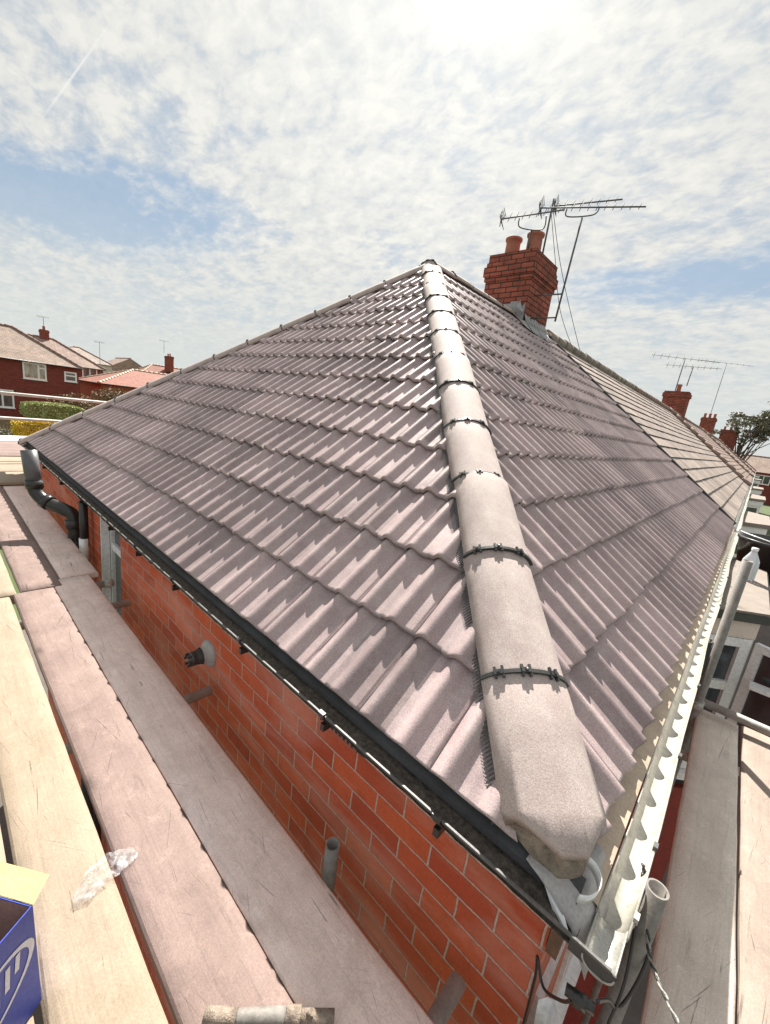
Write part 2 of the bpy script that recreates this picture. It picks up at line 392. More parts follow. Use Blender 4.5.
def slope(name, O, U, V, ulen, vlen, mat, parent, clips=(), step=.15/18, roll=.033, rollw=.092, gauge=GAUGE, seed=0, vin0=.012, tilt=.030, flat=False, period=.15, T=.02):
    O, U, V = V3(O), V3(U).normalized(), V3(V).normalized(); Nn = U.cross(V); flip = Nn.z < 0
    if flip: Nn = -Nn
    mb = MB()
    nc = int(math.ceil(vlen / gauge)); nu = int(ulen / step)
    def prof(u):
        if flat: return 0
        t = (u % period) - period/2
        a = abs(t) / (rollw/2)
        h = 0
        if a < 1: h = roll * (.5 + .5*math.cos(a*math.pi))**.72
        tt = (u % (2*period)) - (period/2 + rollw/2 + .004)
        if abs(tt) < .0085: h -= .018 * (1 - abs(tt)/.0085)
        return h
    for n_ in range(nc):
        v0 = n_ * gauge; v1 = v0 + gauge + .03
        rows = []
        for r in range(5):
            row = []
            vin = vin0 if not flat else 0.
            for k in range(nu+1):
                u = k * step
                tid = math.floor(u / (2*period)); j = (hsh(tid, n_, seed) - .5)
                p = prof(u); dv = j * .007; lift = tilt + (hsh(tid+31, n_, seed) - .5) * .003
                base = -.010
                if r == 0: v, w = v0 + dv, base + lift + p*.96 - T
                elif r == 1: v, w = v0 + dv, base + lift + p - .004
                elif r == 2: v, w = v0 + dv + .004, base + lift + p
                elif r == 3: v, w = v0 + dv + .014, base + lift*.97 + p
                else: v, w = v1, base + p - .004
                pnt = O + U*u + V*(max(v, 0) + (vin if n_ == 0 and r < 4 else 0)) + Nn*w
                row.append((mb.vert(pnt), (u, v0 + .01 if r < 4 else v0 + gauge*.98)))
            rows.append(row)
        for r in range(4):
            for k in range(nu):
                a, b, c, d = rows[r][k], rows[r][k+1], rows[r+1][k+1], rows[r+1][k]
                q = [a, b, c, d]
                if flip: q = q[::-1]
                um = (a[1][0] + b[1][0])/2
                mb.face([x[0] for x in q], [(um if True else x[1][0], x[1][1]) for x in q], True)
    o = mb.build(name, mat, parent, recalc=False)
    if flat:   # continuous uvs for the joint pattern
        ul = o.data.uv_layers[0]
        off = worldloc(parent) if parent else V3((0,0,0))
        for poly in o.data.polygons:
            for li in poly.loop_indices:
                p = V3(o.data.vertices[o.data.loops[li].vertex_index].co) + off - O
                ul.data[li].uv = (p.dot(U), p.dot(V))
    off = worldloc(parent) if parent else V3((0,0,0))
    if clips:
        bm = bmesh.new(); bm.from_mesh(o.data)
        for (pt, no) in clips:
            bmesh.ops.bisect_plane(bm, geom=bm.verts[:]+bm.edges[:]+bm.faces[:], plane_co=V3(pt)-off, plane_no=V3(no), clear_outer=True)
        bm.to_mesh(o.data); bm.free()
    return o

def cap_mesh(length, half=.130, rise=.078, drop=-.028, thick=.014, nseg=14):
    """a hip tile along local +X, its crown up +Z"""
    mb = MB(); out = []; inn = []
    for j in range(nseg+1):
        s = -1 + 2*j/nseg
        z = drop + rise * (1 - abs(s)**2.1) ** .68
        out.append((s*half, z)); inn.append((s*(half-.012), z - thick*1.3 - .002))
    prof = out + inn[::-1]
    ts = [0, .004, .012, length*.25, length*.5, length*.75, length-.008, length]
    rows = []
    for i, t in enumerate(ts):
        sc = .985 if i in (0, len(ts)-1) else 1.
        tap = 1.0
        rows.append([mb.vert((t, a*sc*tap, b + noise.noise(V3((t*9, a*14, 3)))*.0016 - (.0025 if sc < 1 else 0))) for a, b in prof])
    n = len(prof)
    for k in range(len(rows)-1):
        for j in range(n):
            j2 = (j+1) % n
            mb.face((rows[k][j], rows[k][j2], rows[k+1][j2], rows[k+1][j]), None, True)
    mb.face(rows[0][::-1]); mb.face(rows[-1])
    return mb
def cap_z(s, half=.140, rise=.078, drop=-.028):
    return drop + rise * max(0., 1 - abs(s/half)**2.1) ** .68
def clip_mesh():
    """the black union clip at a joint: a thin strap with three blocks"""
    mb = MB(); n = 16
    ss = [-.143 + .286*j/n for j in range(n+1)]
    pr = []
    for s in ss:
        z = cap_z(min(.1395, max(-.1395, s)))
        pr.append((s, z))
    outer = [(s*1.02, z+.005) for s, z in pr]; inner = [(s*.97, z-.006) for s, z in pr]
    prof = outer + inner[::-1]
    mb.sweep(prof, lambda a, b, t: (t, a, b), [-.005, .006], close=True, smooth=False)
    for s0 in (-.068, .022, .098):
        z = cap_z(s0); sl = math.atan2(cap_z(s0+.006) - cap_z(s0-.006), .012)
        M = Matrix.Translation((0, s0, z)) @ Matrix.Rotation(sl, 4, 'X')
        mb.box((-.006, -.015, -.004), (.008, .015, .010), M=M)
        for sg in (-1, 1): mb.box((-.016, sg*.012-.004, -.003), (.019, sg*.012+.004, .007), M=M)
        mb.box((-.002, -.005, .008), (.006, .005, .014), M=M)
    return mb

def screw_mesh():
    mb = MB()
    z = cap_z(.022)
    mb.lathe((.0015, .022, z+.013), [(0.0001, .003), (.0032, .0025), (.004, 0)], 8)
    return mb

def frame_on(d, up=V3((0,0,1))):
    d = V3(d).normalized(); s = up.cross(d).normalized(); u = d.cross(s).normalized()
    m = Matrix((d, s, u)).transposed(); return m.to_4x4()

def put_on(o, parent, pos, rot):
    o.parent = parent
    o.matrix_local = Matrix.Translation(V3(pos) - worldloc(parent)) @ rot

# ================================================================ THE HOUSE
H = thing('brick_house', 'red brick house in front with new mauve ribbed roof tiles and a broad pale hip', 'house', (-3.76, 3.8, -5.3))
ZG = -5.3
# walls with an opening for the side window
WX0, WX1, WZ0, WZ1 = -3.98, -3.40, -1.35, -.12
w = MB()
YW = .035; XW = -.037; XL = -7.36; YE = 7.59; ZT = -.05
fx = lambda p: (p[0]+.045, p[2]); fy = lambda p: (p[1] + .04, p[2])
def wq(x0, x1, z0, z1):
    pts = [(x0,YW,z0),(x1,YW,z0),(x1,YW,z1),(x0,YW,z1)]; w.poly(pts, [fx(p) for p in pts])
wq(XL, WX0, ZG, ZT); wq(WX1, XW, ZG, ZT); wq(WX0, WX1, ZG, WZ0); wq(WX0, WX1, WZ1, ZT)
YR = YW + .09
for pts in ([(WX0,YW,WZ0),(WX0,YR,WZ0),(WX0,YR,WZ1),(WX0,YW,WZ1)], [(WX1,YW,WZ0),(WX1,YR,WZ0),(WX1,YR,WZ1),(WX1,YW,WZ1)]):
    w.poly(pts, [fy(p) for p in pts])
for pts in ([(WX0,YW,WZ0),(WX1,YW,WZ0),(WX1,YR,WZ0),(WX0,YR,WZ0)], [(WX0,YW,WZ1),(WX1,YW,WZ1),(WX1,YR,WZ1),(WX0,YR,WZ1)]):
    w.poly(pts, [(p[0], p[1]) for p in pts])
for pts in ([(XW,YW,ZG),(XW,YE,ZG),(XW,YE,ZT),(XW,YW,ZT)], [(XL,YW,ZG),(XL,YE,ZG),(XL,YE,ZT),(XL,YW,ZT)]):
    w.poly(pts, [fy(p) for p in pts])
pts = [(XL,YE,ZG),(XW,YE,ZG),(XW,YE,ZT),(XL,YE,ZT)]; w.poly(pts, [fx(p) for p in pts])
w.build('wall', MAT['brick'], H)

APEX = V3((-A, A, TH))
e = .012
slope('hip_end_tiles', (0, 0, 0), (-1, 0, 0), (0, CA, SA), 7.40, A/CA, MAT['tile'], H,
      clips=[((-.15,0,0), (1,1,0)), ((-2*A,0,0), (-1,1,0))])
slope('front_slope_tiles', (0, -.04, 0), (0, 1, 0), (-CA, 0, SA), LEN_Y+.02, A/CA, MAT['tile'], H,
      clips=[((0,.13,0), (-1,-1,0)), ((0, LEN_Y-.03, 0), (0,1,0))], seed=3, vin0=.028)
slope('rear_slope_tiles', (-2*A, LEN_Y-.03, 0), (0, -1, 0), (CA, 0, SA), LEN_Y-.03, A/CA, MAT['tile'], H,
      clips=[((-2*A,0,0), (1,-1,0))], seed=5, step=.025)
# deck under the tiles
d = MB(); k = -.035
P0, P1 = (.0, .0, k), (-2*A, .0, k); P2 = (-A, A, TH+k); P3 = (-A, LEN_Y, TH+k); P4 = (0, LEN_Y, k); P5 = (-2*A, LEN_Y, k)
d.poly([P0, P1, P2]); d.poly([P0, P2, P3, P4]); d.poly([P1, P5, P3, P2]); d.poly([P3, P5, P4]); d.poly([P0, P4, P5, P1])
d.build('roof_deck', MAT['black_matt'], H)

# hip tiles with union clips
cap_proto = cap_mesh(.486, half=.140).build('hip_tile', MAT['cap'], None)
clip_proto = clip_mesh().build('union_clip', MAT['dull_black'], None)
clip_proto.parent = cap_proto
scr = screw_mesh().build('screw', MAT['silver'], None)
# screw is modelled as part of the clip mesh tree level below the cap
scr_me = scr.data; bpy.data.objects.remove(scr)
def join_mesh(o, me2, mat):
    bm = bmesh.new(); bm.from_mesh(o.data); n0 = len(bm.faces); bm.from_mesh(me2); bm.faces.ensure_lookup_table()
    o.data.materials.append(mat)
    for f in bm.faces[n0:]: f.material_index = 1
    bm.to_mesh(o.data); bm.free()
join_mesh(clip_proto, scr_me, MAT['silver'])
first = True
def cap_run(name, start, end, s0, pitch, first_len=None, lift=.010, clips=True):
    """a run of hip or ridge tiles from start up to end"""
    global first
    start, end = V3(start), V3(end); L = (end-start).length; dr = (end-start).normalized()
    rot = frame_on(dr); up = rot.to_3x3() @ V3((0,0,1))
    s = s0; k = 0
    while s < L - .05:
        if first: c, first = cap_proto, False
        else: c = cap_proto.copy(); C.objects.link(c)
        if c.name.split('.')[0] != name: c.name = name
        tw = Matrix.Rotation((hsh(k, 3, len(name)) - .5)*.02, 4, 'Z')
        ln = min(pitch, L + .02 - s)
        sc = Matrix.Diagonal((ln/.486, 1, 1, 1))
        put_on(c, H, start + dr*s + up*(lift + (hsh(k, 9) - .5)*.004), rot @ tw @ sc)
        if clips:
            if c is cap_proto: q = clip_proto
            else: q = clip_proto.copy(); C.objects.link(q); q.parent = c
            q.matrix_local = Matrix.Identity(4)
        s += pitch; k += 1
h0 = V3((0, 0, 0)); hd = (APEX - h0).normalized()
cap_run('hip_tile', h0, APEX, .505, .500)
# first hip tile, cut to the corner
fm = cap_mesh(.70, half=.142)
fo = fm.build('end_hip_tile', MAT['cap'], None)
rot0 = frame_on(hd); up0 = rot0.to_3x3() @ V3((0,0,1))
M0 = Matrix.Translation(h0 + hd*(-.195) + up0*.003) @ rot0 @ Matrix.Diagonal((1, 1, .92, 1))
bm = bmesh.new(); bm.from_mesh(fo.data); bmesh.ops.transform(bm, matrix=Matrix.Translation(-worldloc(H)) @ M0, verts=bm.verts)
for pt, no in (((0, .004, 0), (0, -1, .05)), ((-.004, 0, 0), (1, 0, .05)), ((-.026, .026, 0), (1, -1, .1))):
    r_ = bmesh.ops.bisect_plane(bm, geom=bm.verts[:]+bm.edges[:]+bm.faces[:], plane_co=V3(pt)-worldloc(H), plane_no=V3(no), clear_outer=True)
    bmesh.ops.holes_fill(bm, edges=[x for x in bm.edges if x.is_boundary], sides=0)
bm.to_mesh(fo.data); bm.free(); fo.parent = H
# mortar packed under the hip end
pl = MB(); nseg = 14
prof = []
for j in range(nseg+1):
    q = -1 + 2*j/nseg
    prof.append((q*.133, -.028 + .078*(1 - abs(q)**2.1)**.68 - .013))
prof += [(.133, -.050), (-.133, -.050)]
pl.sweep(prof, lambda a, b, t: (t, a, b), [0.0 + .62*i/40 for i in range(41)], close=True, smooth=False)
po_ = pl.build('mortar_bedding', MAT['mortar'], None)
bm = bmesh.new(); bm.from_mesh(po_.data); bmesh.ops.transform(bm, matrix=Matrix.Translation(-worldloc(H)) @ M0, verts=bm.verts)
for pt, no in (((0, .011, 0), (0, -1, .05)), ((-.011, 0, 0), (1, 0, .05)), ((-.031, .031, 0), (1, -1, .1))):
    r_ = bmesh.ops.bisect_plane(bm, geom=bm.verts[:]+bm.edges[:]+bm.faces[:], plane_co=V3(pt)-worldloc(H), plane_no=V3(no), clear_outer=True)
    bmesh.ops.holes_fill(bm, edges=[x for x in bm.edges if x.is_boundary], sides=0)
bm.to_mesh(po_.data); bm.free(); po_.parent = H
# other hips and ridge
cap_run('hip_tile', (-2*A, 0, 0), APEX, .0, .487)
cap_run('ridge_tile', APEX + V3((0, -.06, .0)), (-A, 6.04, TH), .0, .46, lift=.012)
cap_run('ridge_tile', (-A, 7.0, TH), (-A, LEN_Y-.02, TH), .0, .46, lift=.012)

# ventilation combs along both sides of the front hip
side = V3((-1, -1, 0)).normalized()       # towards the hip end slope
def comb(sg, name):
    cb = MB(); s_ = side * sg
    L = (APEX - h0).length
    p0 = h0 + hd*.02; t = .17
    edge = s_*.122 + V3((0, 0, 0))
    # plane of the slope drops by s/sqrt2*TAN from the hip line
    def at(t, off, w_): return h0 + hd*t + s_*off + V3((0,0, -off/math.sqrt(2)*TAN + w_))
    cb.poly([at(.17, .124, .034), at(L-.2, .124, .034), at(L-.2, .137, .030), at(.17, .137, .030)])
    while t < L-.2:
        w2 = .0055
        cb.poly([at(t, .137, .030), at(t+w2, .137, .030), at(t+w2, .158, .022), at(t, .158, .022)])
        t += .0112
    cb.build(name, MAT['dull_black'], H, recalc=False)
comb(1, 'ventilation_comb'); comb(-1, 'ventilation_comb')

# ---- gutters
def halfround(cx, zc, r, t, n=12, squash=1.):
    o = [(cx + r*math.cos(a), zc + r*squash*math.sin(a)) for a in [math.pi + math.pi*i/n for i in range(n+1)]]
    i = [(cx + (r-t)*math.cos(a), zc + (r-t)*squash*math.sin(a)) for a in [math.pi + math.pi*k/n for k in range(n+1)]]
    return o + i[::-1]
GZ = -.027
g = MB()
pr = halfround(-.012, GZ, .047, .0035)
g.sweep(pr, lambda a, b, t: (t, a, b + .003*math.sin(t*1.1)), [-7.62 + 7.63*i/24 for i in range(25)], close=True)
lip = [(-.0625, GZ-.003), (-.0625, GZ+.003), (-.0565, GZ+.003), (-.0565, GZ-.003)]
g.box((.0105, -.0615, -.062), (.100, -.0585, -.030))
gut = g.build('side_gutter', MAT['dull_black'], H)
g = MB(); g.sweep(lip, lambda a, b, t: (t, a, b + .003*math.sin(t*1.1)), [-7.62 + 7.71*i/24 for i in range(25)], close=True, smooth=False)
g.build('gutter_lip', MAT['lip'], gut)
so = MB(); nn = 330; rows = []
for i in range(nn+1):
    x = -7.6 + 7.62*i/nn
    rows.append([so.vert((x, y, GZ - .022 + .010*noise.noise(V3((x*22, y*60, 0))) + .006*noise.noise(V3((x*90, y*150, 0))) + (.004 if abs(y+.016) > .03 else 0))) for y in (-.060, -.045, -.03, -.016, -.002, .012, .028)])
for i in range(nn):
    for j in range(6): so.face((rows[i][j], rows[i+1][j], rows[i+1][j+1], rows[i][j+1]), None, True)
so.build('gutter_grit', MAT['soil'], gut)
for x in (-.34, -.83, -1.40, -2.15, -2.75, -3.35, -4.2, -5.0, -5.9, -6.7):
    b_ = MB()
    b_.sweep(halfround(-.012, GZ-.002, .051, .004), lambda a, b, t: (t, a, b), [x-.014, x+.014], close=True)
    b_.box((x-.014, -.069, GZ-.010), (x+.014, -.055, GZ+.007))
    b_.box((x-.008, -.056, GZ-.072), (x+.010, .033, GZ-.045)); b_.box((x-.013, .023, GZ-.10), (x+.013, .0345, GZ-.01))
    b_.build('gutter_bracket', MAT['black'], gut)
tr = MB()
tr.sweep([(.055, .008), (.020, -.008), (.002, -.016), (.001, -.035)], lambda a, b, t: (t, a, b), [-7.56 + 7.56*i/10 for i in range(11)], smooth=False)
tr.build('eaves_tray', MAT['tray_black'], H)

g = MB()
GX = .068
pr = halfround(GX, -.042, .035, .004, squash=1.15)
wob = lambda t: .004*math.sin(t*2.3) + .003*math.sin(t*5.1)
g.sweep(pr, lambda a, b, t: (a + wob(t), t, b + .5*wob(t+1)), [.045 + 7.35*i/40 for i in range(41)], close=True)
rg = g.build('front_gutter', MAT['cream_gutter'], H)
g = MB()
g.sweep(halfround(GX, -.041, .032, .003, squash=.8), lambda a, b, t: (a, t, b), [-.064 + .122*i/4 for i in range(5)], close=True)
g.build('gutter_end_piece', MAT['grey_gutter'], rg)
for y in (.10, .335, .80, 1.42, 2.1, 2.9, 3.9, 4.9, 5.9, 6.9):
    b_ = MB()
    b_.sweep(halfround(GX, -.044, .041, .004, squash=1.15), lambda a, b, t: (a, t, b), [y-.010, y+.010], close=True)
    b_.box((GX+.033, y-.010, -.046), (GX+.043, y+.010, -.031))
    b_.build('gutter_bracket', MAT['grey_plastic'] if y > .2 else MAT['tube'], rg)
tr = MB()
tr.sweep([(-.07, .022), (-.022, -.010), (.034, -.032), (.035, -.05)], lambda a, b, t: (a, t, b + .0015*math.sin(t*37)), [.05 + 7.5*i/120 for i in range(121)], smooth=False)
tr.build('eaves_strip', MAT['tray'], H)
# fascia below the front gutter
fb = MB(); fb.box((XW+.002, .03, -.24), (-.008, 7.55, -.035)); fb.build('fascia_board', MAT['timber'], H)

# grey membrane and lead at the corner
me_ = MB()
nx, ny = 14, 16; grid = []
for i in range(nx+1):
    row = []
    for j in range(ny+1):
        u, v = i/nx, j/ny
        x = -.12 + .175*u; y = -.006 + .19*v - .040*u*(1-v)
        z = .004 - .022*max(0, u-.35)/.65 - .055*max(0, u-.72)/.28 - .045*max(0, .25-v)/.25*u + .006*noise.noise(V3((u*4, v*5, 2)))
        row.append(me_.vert((x, y, z)))
    grid.append(row)
for i in range(nx):
    for j in range(ny): me_.face((grid[i][j], grid[i+1][j], grid[i+1][j+1], grid[i][j+1]), None, True)
mm = me_.build('corner_membrane', MAT['membrane'], H)
md = mm.modifiers.new('th', 'SOLIDIFY'); md.thickness = .002
wt = MB(); wt.poly([(-.068, -.006, -.024), (-.030, -.012, -.024), (.012, -.052, -.048), (-.006, -.046, -.066)])
wto = wt.build('white_corner_flap', MAT['white'], H); md = wto.modifiers.new('th', 'SOLIDIFY'); md.thickness = .002

# curled white strap on the hip end
st = MB()
path = [(-.066, .018, .030), (-.045, .050, .034), (-.018, .078, .032), (.006, .082, .026), (.026, .066, .018), (.030, .040, .010), (.018, .014, .004), (.000, .002, .000)]
def bez(ps, n_=6):
    out = []
    for i in range(len(ps)-1):
        p0, p1, p2, p3 = [V3(ps[max(0, min(len(ps)-1, i+k))]) for k in (-1, 0, 1, 2)]
        for k in range(n_):
            t = k/n_; out.append(.5*((2*p1) + (-p0+p2)*t + (2*p0-5*p1+4*p2-p3)*t*t + (-p0+3*p1-3*p2+p3)*t**3))
    out.append(V3(ps[-1])); return out
bp = bez(path)
ra = []; 
for i, p in enumerate(bp):
    ra.append((st.vert(p + V3((0,0,.012))), st.vert(p + V3((-.003, .002, -.016)))))
for i in range(len(ra)-1): st.face((ra[i][0], ra[i+1][0], ra[i+1][1], ra[i][1]), None, True)
so_ = st.build('white_strap', MAT['white'], None, recalc=False)
md = so_.modifiers.new('th', 'SOLIDIFY'); md.thickness = .003
tag(so_, 'curled white plastic strap lying at the foot of the pale hip', 'strap')

# ---- side window in the hip-end wall
def window(parent, O, U, Nn, wd, ht, cols=(.5,), transom=None, glass='glass', fw=.05, dp=.06, sill=True, matf='white', name='window'):
    """O lower-left corner, U along the wall, Nn outward"""
    O, U, Nn = V3(O), V3(U).normalized(), V3(Nn).normalized(); Z = V3((0,0,1))
    M = Matrix((U, Z, Nn)).transposed().to_4x4(); M.translation = O
    fr = MB()
    xs = [0] + [c*wd for c in cols] + [wd]
    fr.box((0, 0, -dp), (fw, ht, 0), M=M); fr.box((wd-fw, 0, -dp), (wd, ht, 0), M=M)
    fr.box((fw, 0, -dp), (wd-fw, fw, -.001), M=M); fr.box((fw, ht-fw, -dp), (wd-fw, ht, -.001), M=M)
    for c in cols: fr.box((c*wd-fw*.5, fw, -dp), (c*wd+fw*.5, ht-fw, -.002), M=M)
    if transom:
        for (i, tz) in transom:
            a = xs[i] + (fw if i == 0 else fw*.5); b = xs[i+1] - (fw if i+1 == len(xs)-1 else fw*.5)
            fr.box((a, tz*ht-fw*.5, -dp), (b, tz*ht+fw*.5, -.003), M=M)
    wo = fr.build(name, MAT[matf], parent)
    pn = MB(); pn.box((fw*.5, fw*.5, -dp*.6), (wd-fw*.5, ht-fw*.5, -dp*.45), M=M)
    pn.build('pane', MAT[glass], wo)
    if sill:
        s_ = MB(); s_.box((-.04, -.05, -dp), (wd+.04, -.001, .05), M=M); s_.build('sill', MAT[matf], wo)
    return wo
window(H, (WX0+.003, YR-.02, WZ0+.06), (1,0,0), (0,-1,0), WX1-WX0-.006, WZ1-WZ0-.065, cols=(), transom=[(0, .74)], fw=.06)
# white trim round the opening, left edge seen from above
t_ = MB(); t_.box((WX0+.002, YW+.004, WZ0+.06), (WX0+.03, YR-.025, WZ1-.004)); t_.build('window_trim', MAT['white'], H)
# soil pipe with swan neck past the gutter
SO = V3((.08, .01, .12))
sp = MB()
def arc_pts(ps, n_=5): return bez(ps, n_)
sp.tube(arc_pts([V3(p) + SO for p in ((-4.75, -.30, -.14), (-4.73, -.29, -.21), (-4.66, -.24, -.28), (-4.55, -.14, -.33), (-4.50, -.08, -.38), (-4.49, -.07, -.50), (-4.49, -.07, -.7))]), .056, 18, hollow=.004)
for p in ((-4.745, -.298, -.15), (-4.64, -.225, -.29), (-4.52, -.10, -.36)):
    pass
spo = sp.build('soil_pipe', MAT['black'], H)
sp = MB(); sp.tube([V3((-4.80, -.315, .165)) + SO, V3((-4.75, -.30, -.14)) + SO], .060, 20, hollow=.004)
sp.build('vent_end', MAT['grey_plastic'], spo)
for a, b in (((-4.752, -.301, -.10), (-4.748, -.299, -.17)), ((-4.67, -.248, -.27), (-4.63, -.215, -.295)), ((-4.495, -.075, -.42), (-4.49, -.07, -.50))):
    c_ = MB(); c_.tube([V3(a) + SO, V3(b) + SO], .067, 18); c_.build('collar', MAT['black'], spo)
c_ = MB(); c_.tube([(-4.41, -.06, -.50), (-4.41, -.06, -.56)], .062, 18); c_.tube([(-4.41, -.06, -.57), (-4.41, -.06, -5.2)], .055, 16); c_.build('lower_pipe', MAT['dull_black'], spo)
dp_ = MB(); dp_.tube([(-4.20, -.030, -.09), (-4.20, -.030, -.5)], .034, 14); dp_.tube([(-4.20, -.030, -.5), (-4.20, -.030, -5.2)], .031, 14)
dpo = dp_.build('downpipe', MAT['black'], H)
dp_ = MB(); dp_.tube([(-4.20, -.035, -.42), (-4.20, -.035, -.62)], .038, 14); dp_.build('pipe_socket', MAT['white'], dpo)
# boiler flue
fl = MB(); fc = V3((-1.865, YW, -.375)); 
def ydisc(mb, c, prof, n_=22):
    rings = []
    for r, dd in prof: rings.append([mb.vert((c[0] + r*math.cos(2*math.pi*j/n_), c[1]-dd, c[2] + r*math.sin(2*math.pi*j/n_))) for j in range(n_)])
    for k in range(len(rings)-1):
        for j in range(n_): mb.face((rings[k][j], rings[k][(j+1)%n_], rings[k+1][(j+1)%n_], rings[k+1][j]), None, True)
ydisc(fl, fc, [(.074, 0), (.074, .008), (.066, .020), (.055, .028), (.048, .034), (.046, .05)])
flo = fl.build('boiler_flue', MAT['tube'], H)
fl = MB(); ydisc(fl, fc, [(.040, .03), (.040, .07), (.032, .085), (.036, .09), (.036, .105), (.02, .11), (.0001, .11)]); 
for k in range(6):
    a = k*math.pi/3; fl.box((fc.x+.03*math.cos(a)-.005, fc.y-.125, fc.z+.03*math.sin(a)-.005), (fc.x+.03*math.cos(a)+.005, fc.y-.08, fc.z+.03*math.sin(a)+.005))
fl.build('flue_terminal', MAT['dull_black'], flo)
# air brick
ab = MB(); bx0, bz0 = -.945, -.175
ab.box((bx0, YW-.006, bz0), (bx0+.215, YW-.0005, bz0+.066))
abo = ab.build('air_brick', MAT['terracotta'], H)
ah = MB()
for i in range(9):
    for j in range(3): ah.box((bx0+.014+i*.0215, YW-.0085, bz0+.010+j*.018), (bx0+.024+i*.0215, YW-.0062, bz0+.020+j*.018))
ah.build('air_holes', MAT['black_matt'], abo)

# ---- chimney
CX0, CX1, CY0, CY1 = -4.30, -3.45, 6.02, 6.96
cm = MB()
cm.uvbox((CX0, CY0, 2.2), (CX1, CY1, 3.50))
cm.uvbox((CX0-.022, CY0-.022, 3.50), (CX1+.022, CY1+.022, 3.575)); cm.uvbox((CX0-.045, CY0-.045, 3.576), (CX1+.045, CY1+.045, 3.726))
cm.uvbox((CX0-.018, CY0-.018, 3.727), (CX1+.018, CY1+.018, 3.80)); cm.uvbox((CX0, CY0, 3.801), (CX1, CY1, 3.93))
ch = cm.build('chimney', MAT['brick_chim'], H, bevel=.006)
fl = MB()
fl.poly([(CX0-.01, CY0-.01, 3.929), (CX1+.01, CY0-.01, 3.929), (CX1+.01, CY1+.01, 3.929), (CX0-.01, CY1+.01, 3.929)])
cx, cy = (CX0+CX1)/2, (CY0+CY1)/2
for (a, b) in (((CX0, CY0), (CX1, CY0)), ((CX1, CY0), (CX1, CY1)), ((CX1, CY1), (CX0, CY1)), ((CX0, CY1), (CX0, CY0))):
    fl.poly([(a[0], a[1], 3.931), (b[0], b[1], 3.931), (cx+(b[0]-cx)*.55, cy+(b[1]-cy)*.55, 4.0), (cx+(a[0]-cx)*.55, cy+(a[1]-cy)*.55, 4.0)])
fl.build('mortar_cap', MAT['mortar'], ch)
for (px, py, hh) in ((-4.10, 6.40, .36), (-3.70, 6.40, .37)):
    po = MB(); po.lathe((px, py, 3.94), [(.14, 0), (.14, .03), (.128, .05), (.122, hh-.07), (.126, hh-.05), (.144, hh-.045), (.148, hh-.01), (.142, hh), (.112, hh), (.108, hh-.2), (.108, .05)], 24)
    po.build('chimney_pot', MAT['terracotta'], ch)
ld = MB()
def zr(x): return TAN * (-x if x > -A else (2*A + x)) 
# stepped apron up the front face and side faces
N_ = 8
for k in range(N_):
    y0_ = CY0 + (CY1-CY0)*k/N_; y1_ = CY0 + (CY1-CY0)*(k+1)/N_
    z0_ = zr(CX1)
    ld.poly([(CX1+.006, y0_, z0_+.19+.02*hsh(k, 2)), (CX1+.006, y1_, z0_+.19+.02*hsh(k+1, 2)), (CX1+.05, y1_, z0_+.075), (CX1+.05, y0_, z0_+.075)], smooth=True)
    ld.poly([(CX1+.05, y0_, z0_+.075), (CX1+.05, y1_, z0_+.075), (CX1+.20+.03*hsh(k+1, 5), y1_, zr(CX1+.20)+.062), (CX1+.20+.03*hsh(k, 5), y0_, zr(CX1+.20)+.062)], smooth=True)
for k in range(6):
    xa = CX1 - (CX1+A+.0)*0 - k*(CX1-CX0)/6; xb = xa - (CX1-CX0)/6
    top = max(zr(xa), zr(xb)) + .20 + .03*(k % 2)
    ld.poly([(xa, CY0-.008, top), (xb, CY0-.008, top), (xb, CY0-.02, zr(xb)+.07), (xa, CY0-.02, zr(xa)+.07)])
    ld.poly([(xa, CY0-.02, zr(xa)+.07), (xb, CY0-.02, zr(xb)+.07), (xb, CY0-.16, zr(xb)+.075), (xa, CY0-.16, zr(xa)+.075)])
ld.poly([(CX1+.05, CY0-.02, zr(CX1)+.075), (CX1+.20, CY0, zr(CX1+.2)+.066), (CX1+.17, CY0-.14, zr(CX1+.17)+.075), (CX1, CY0-.16, zr(CX1)+.08)])
ld.poly([(CX0-.2, CY0-.03, 2.6), (CX0-.003, CY0-.03, 3.05), (CX0-.003, CY0-.12, 3.05), (CX0-.14, CY0-.12, 2.75)])
# torn lead dresses standing up at the corner
ld.poly([(CX1-.10, CY0-.14, 3.02), (CX1+.03, CY0-.10, 2.92), (CX1+.02, CY0-.06, 3.10), (CX1-.03, CY0-.07, 3.02), (CX1-.09, CY0-.05, 3.14)])
lo = ld.build('flashing', MAT['lead'], ch); md = lo.modifiers.new('th', 'SOLIDIFY'); md.thickness = .004
# black bonding strip between the old and the new tiles
bs = MB(); n0 = V3((SA, 0, CA))
def onf(y, v, w_): return V3((-CA*v, y, SA*v)) + n0*w_
bs.sweep([(LEN_Y-.045, .01), (LEN_Y-.045, .05), (LEN_Y-.035, .06), (LEN_Y+.008, .06), (LEN_Y+.012, .01)], lambda a, b, t: onf(a, t, b), [0.0, 2.4, 4.65], close=True, smooth=False)
bs.build('bonding_strip', MAT['black'], H)

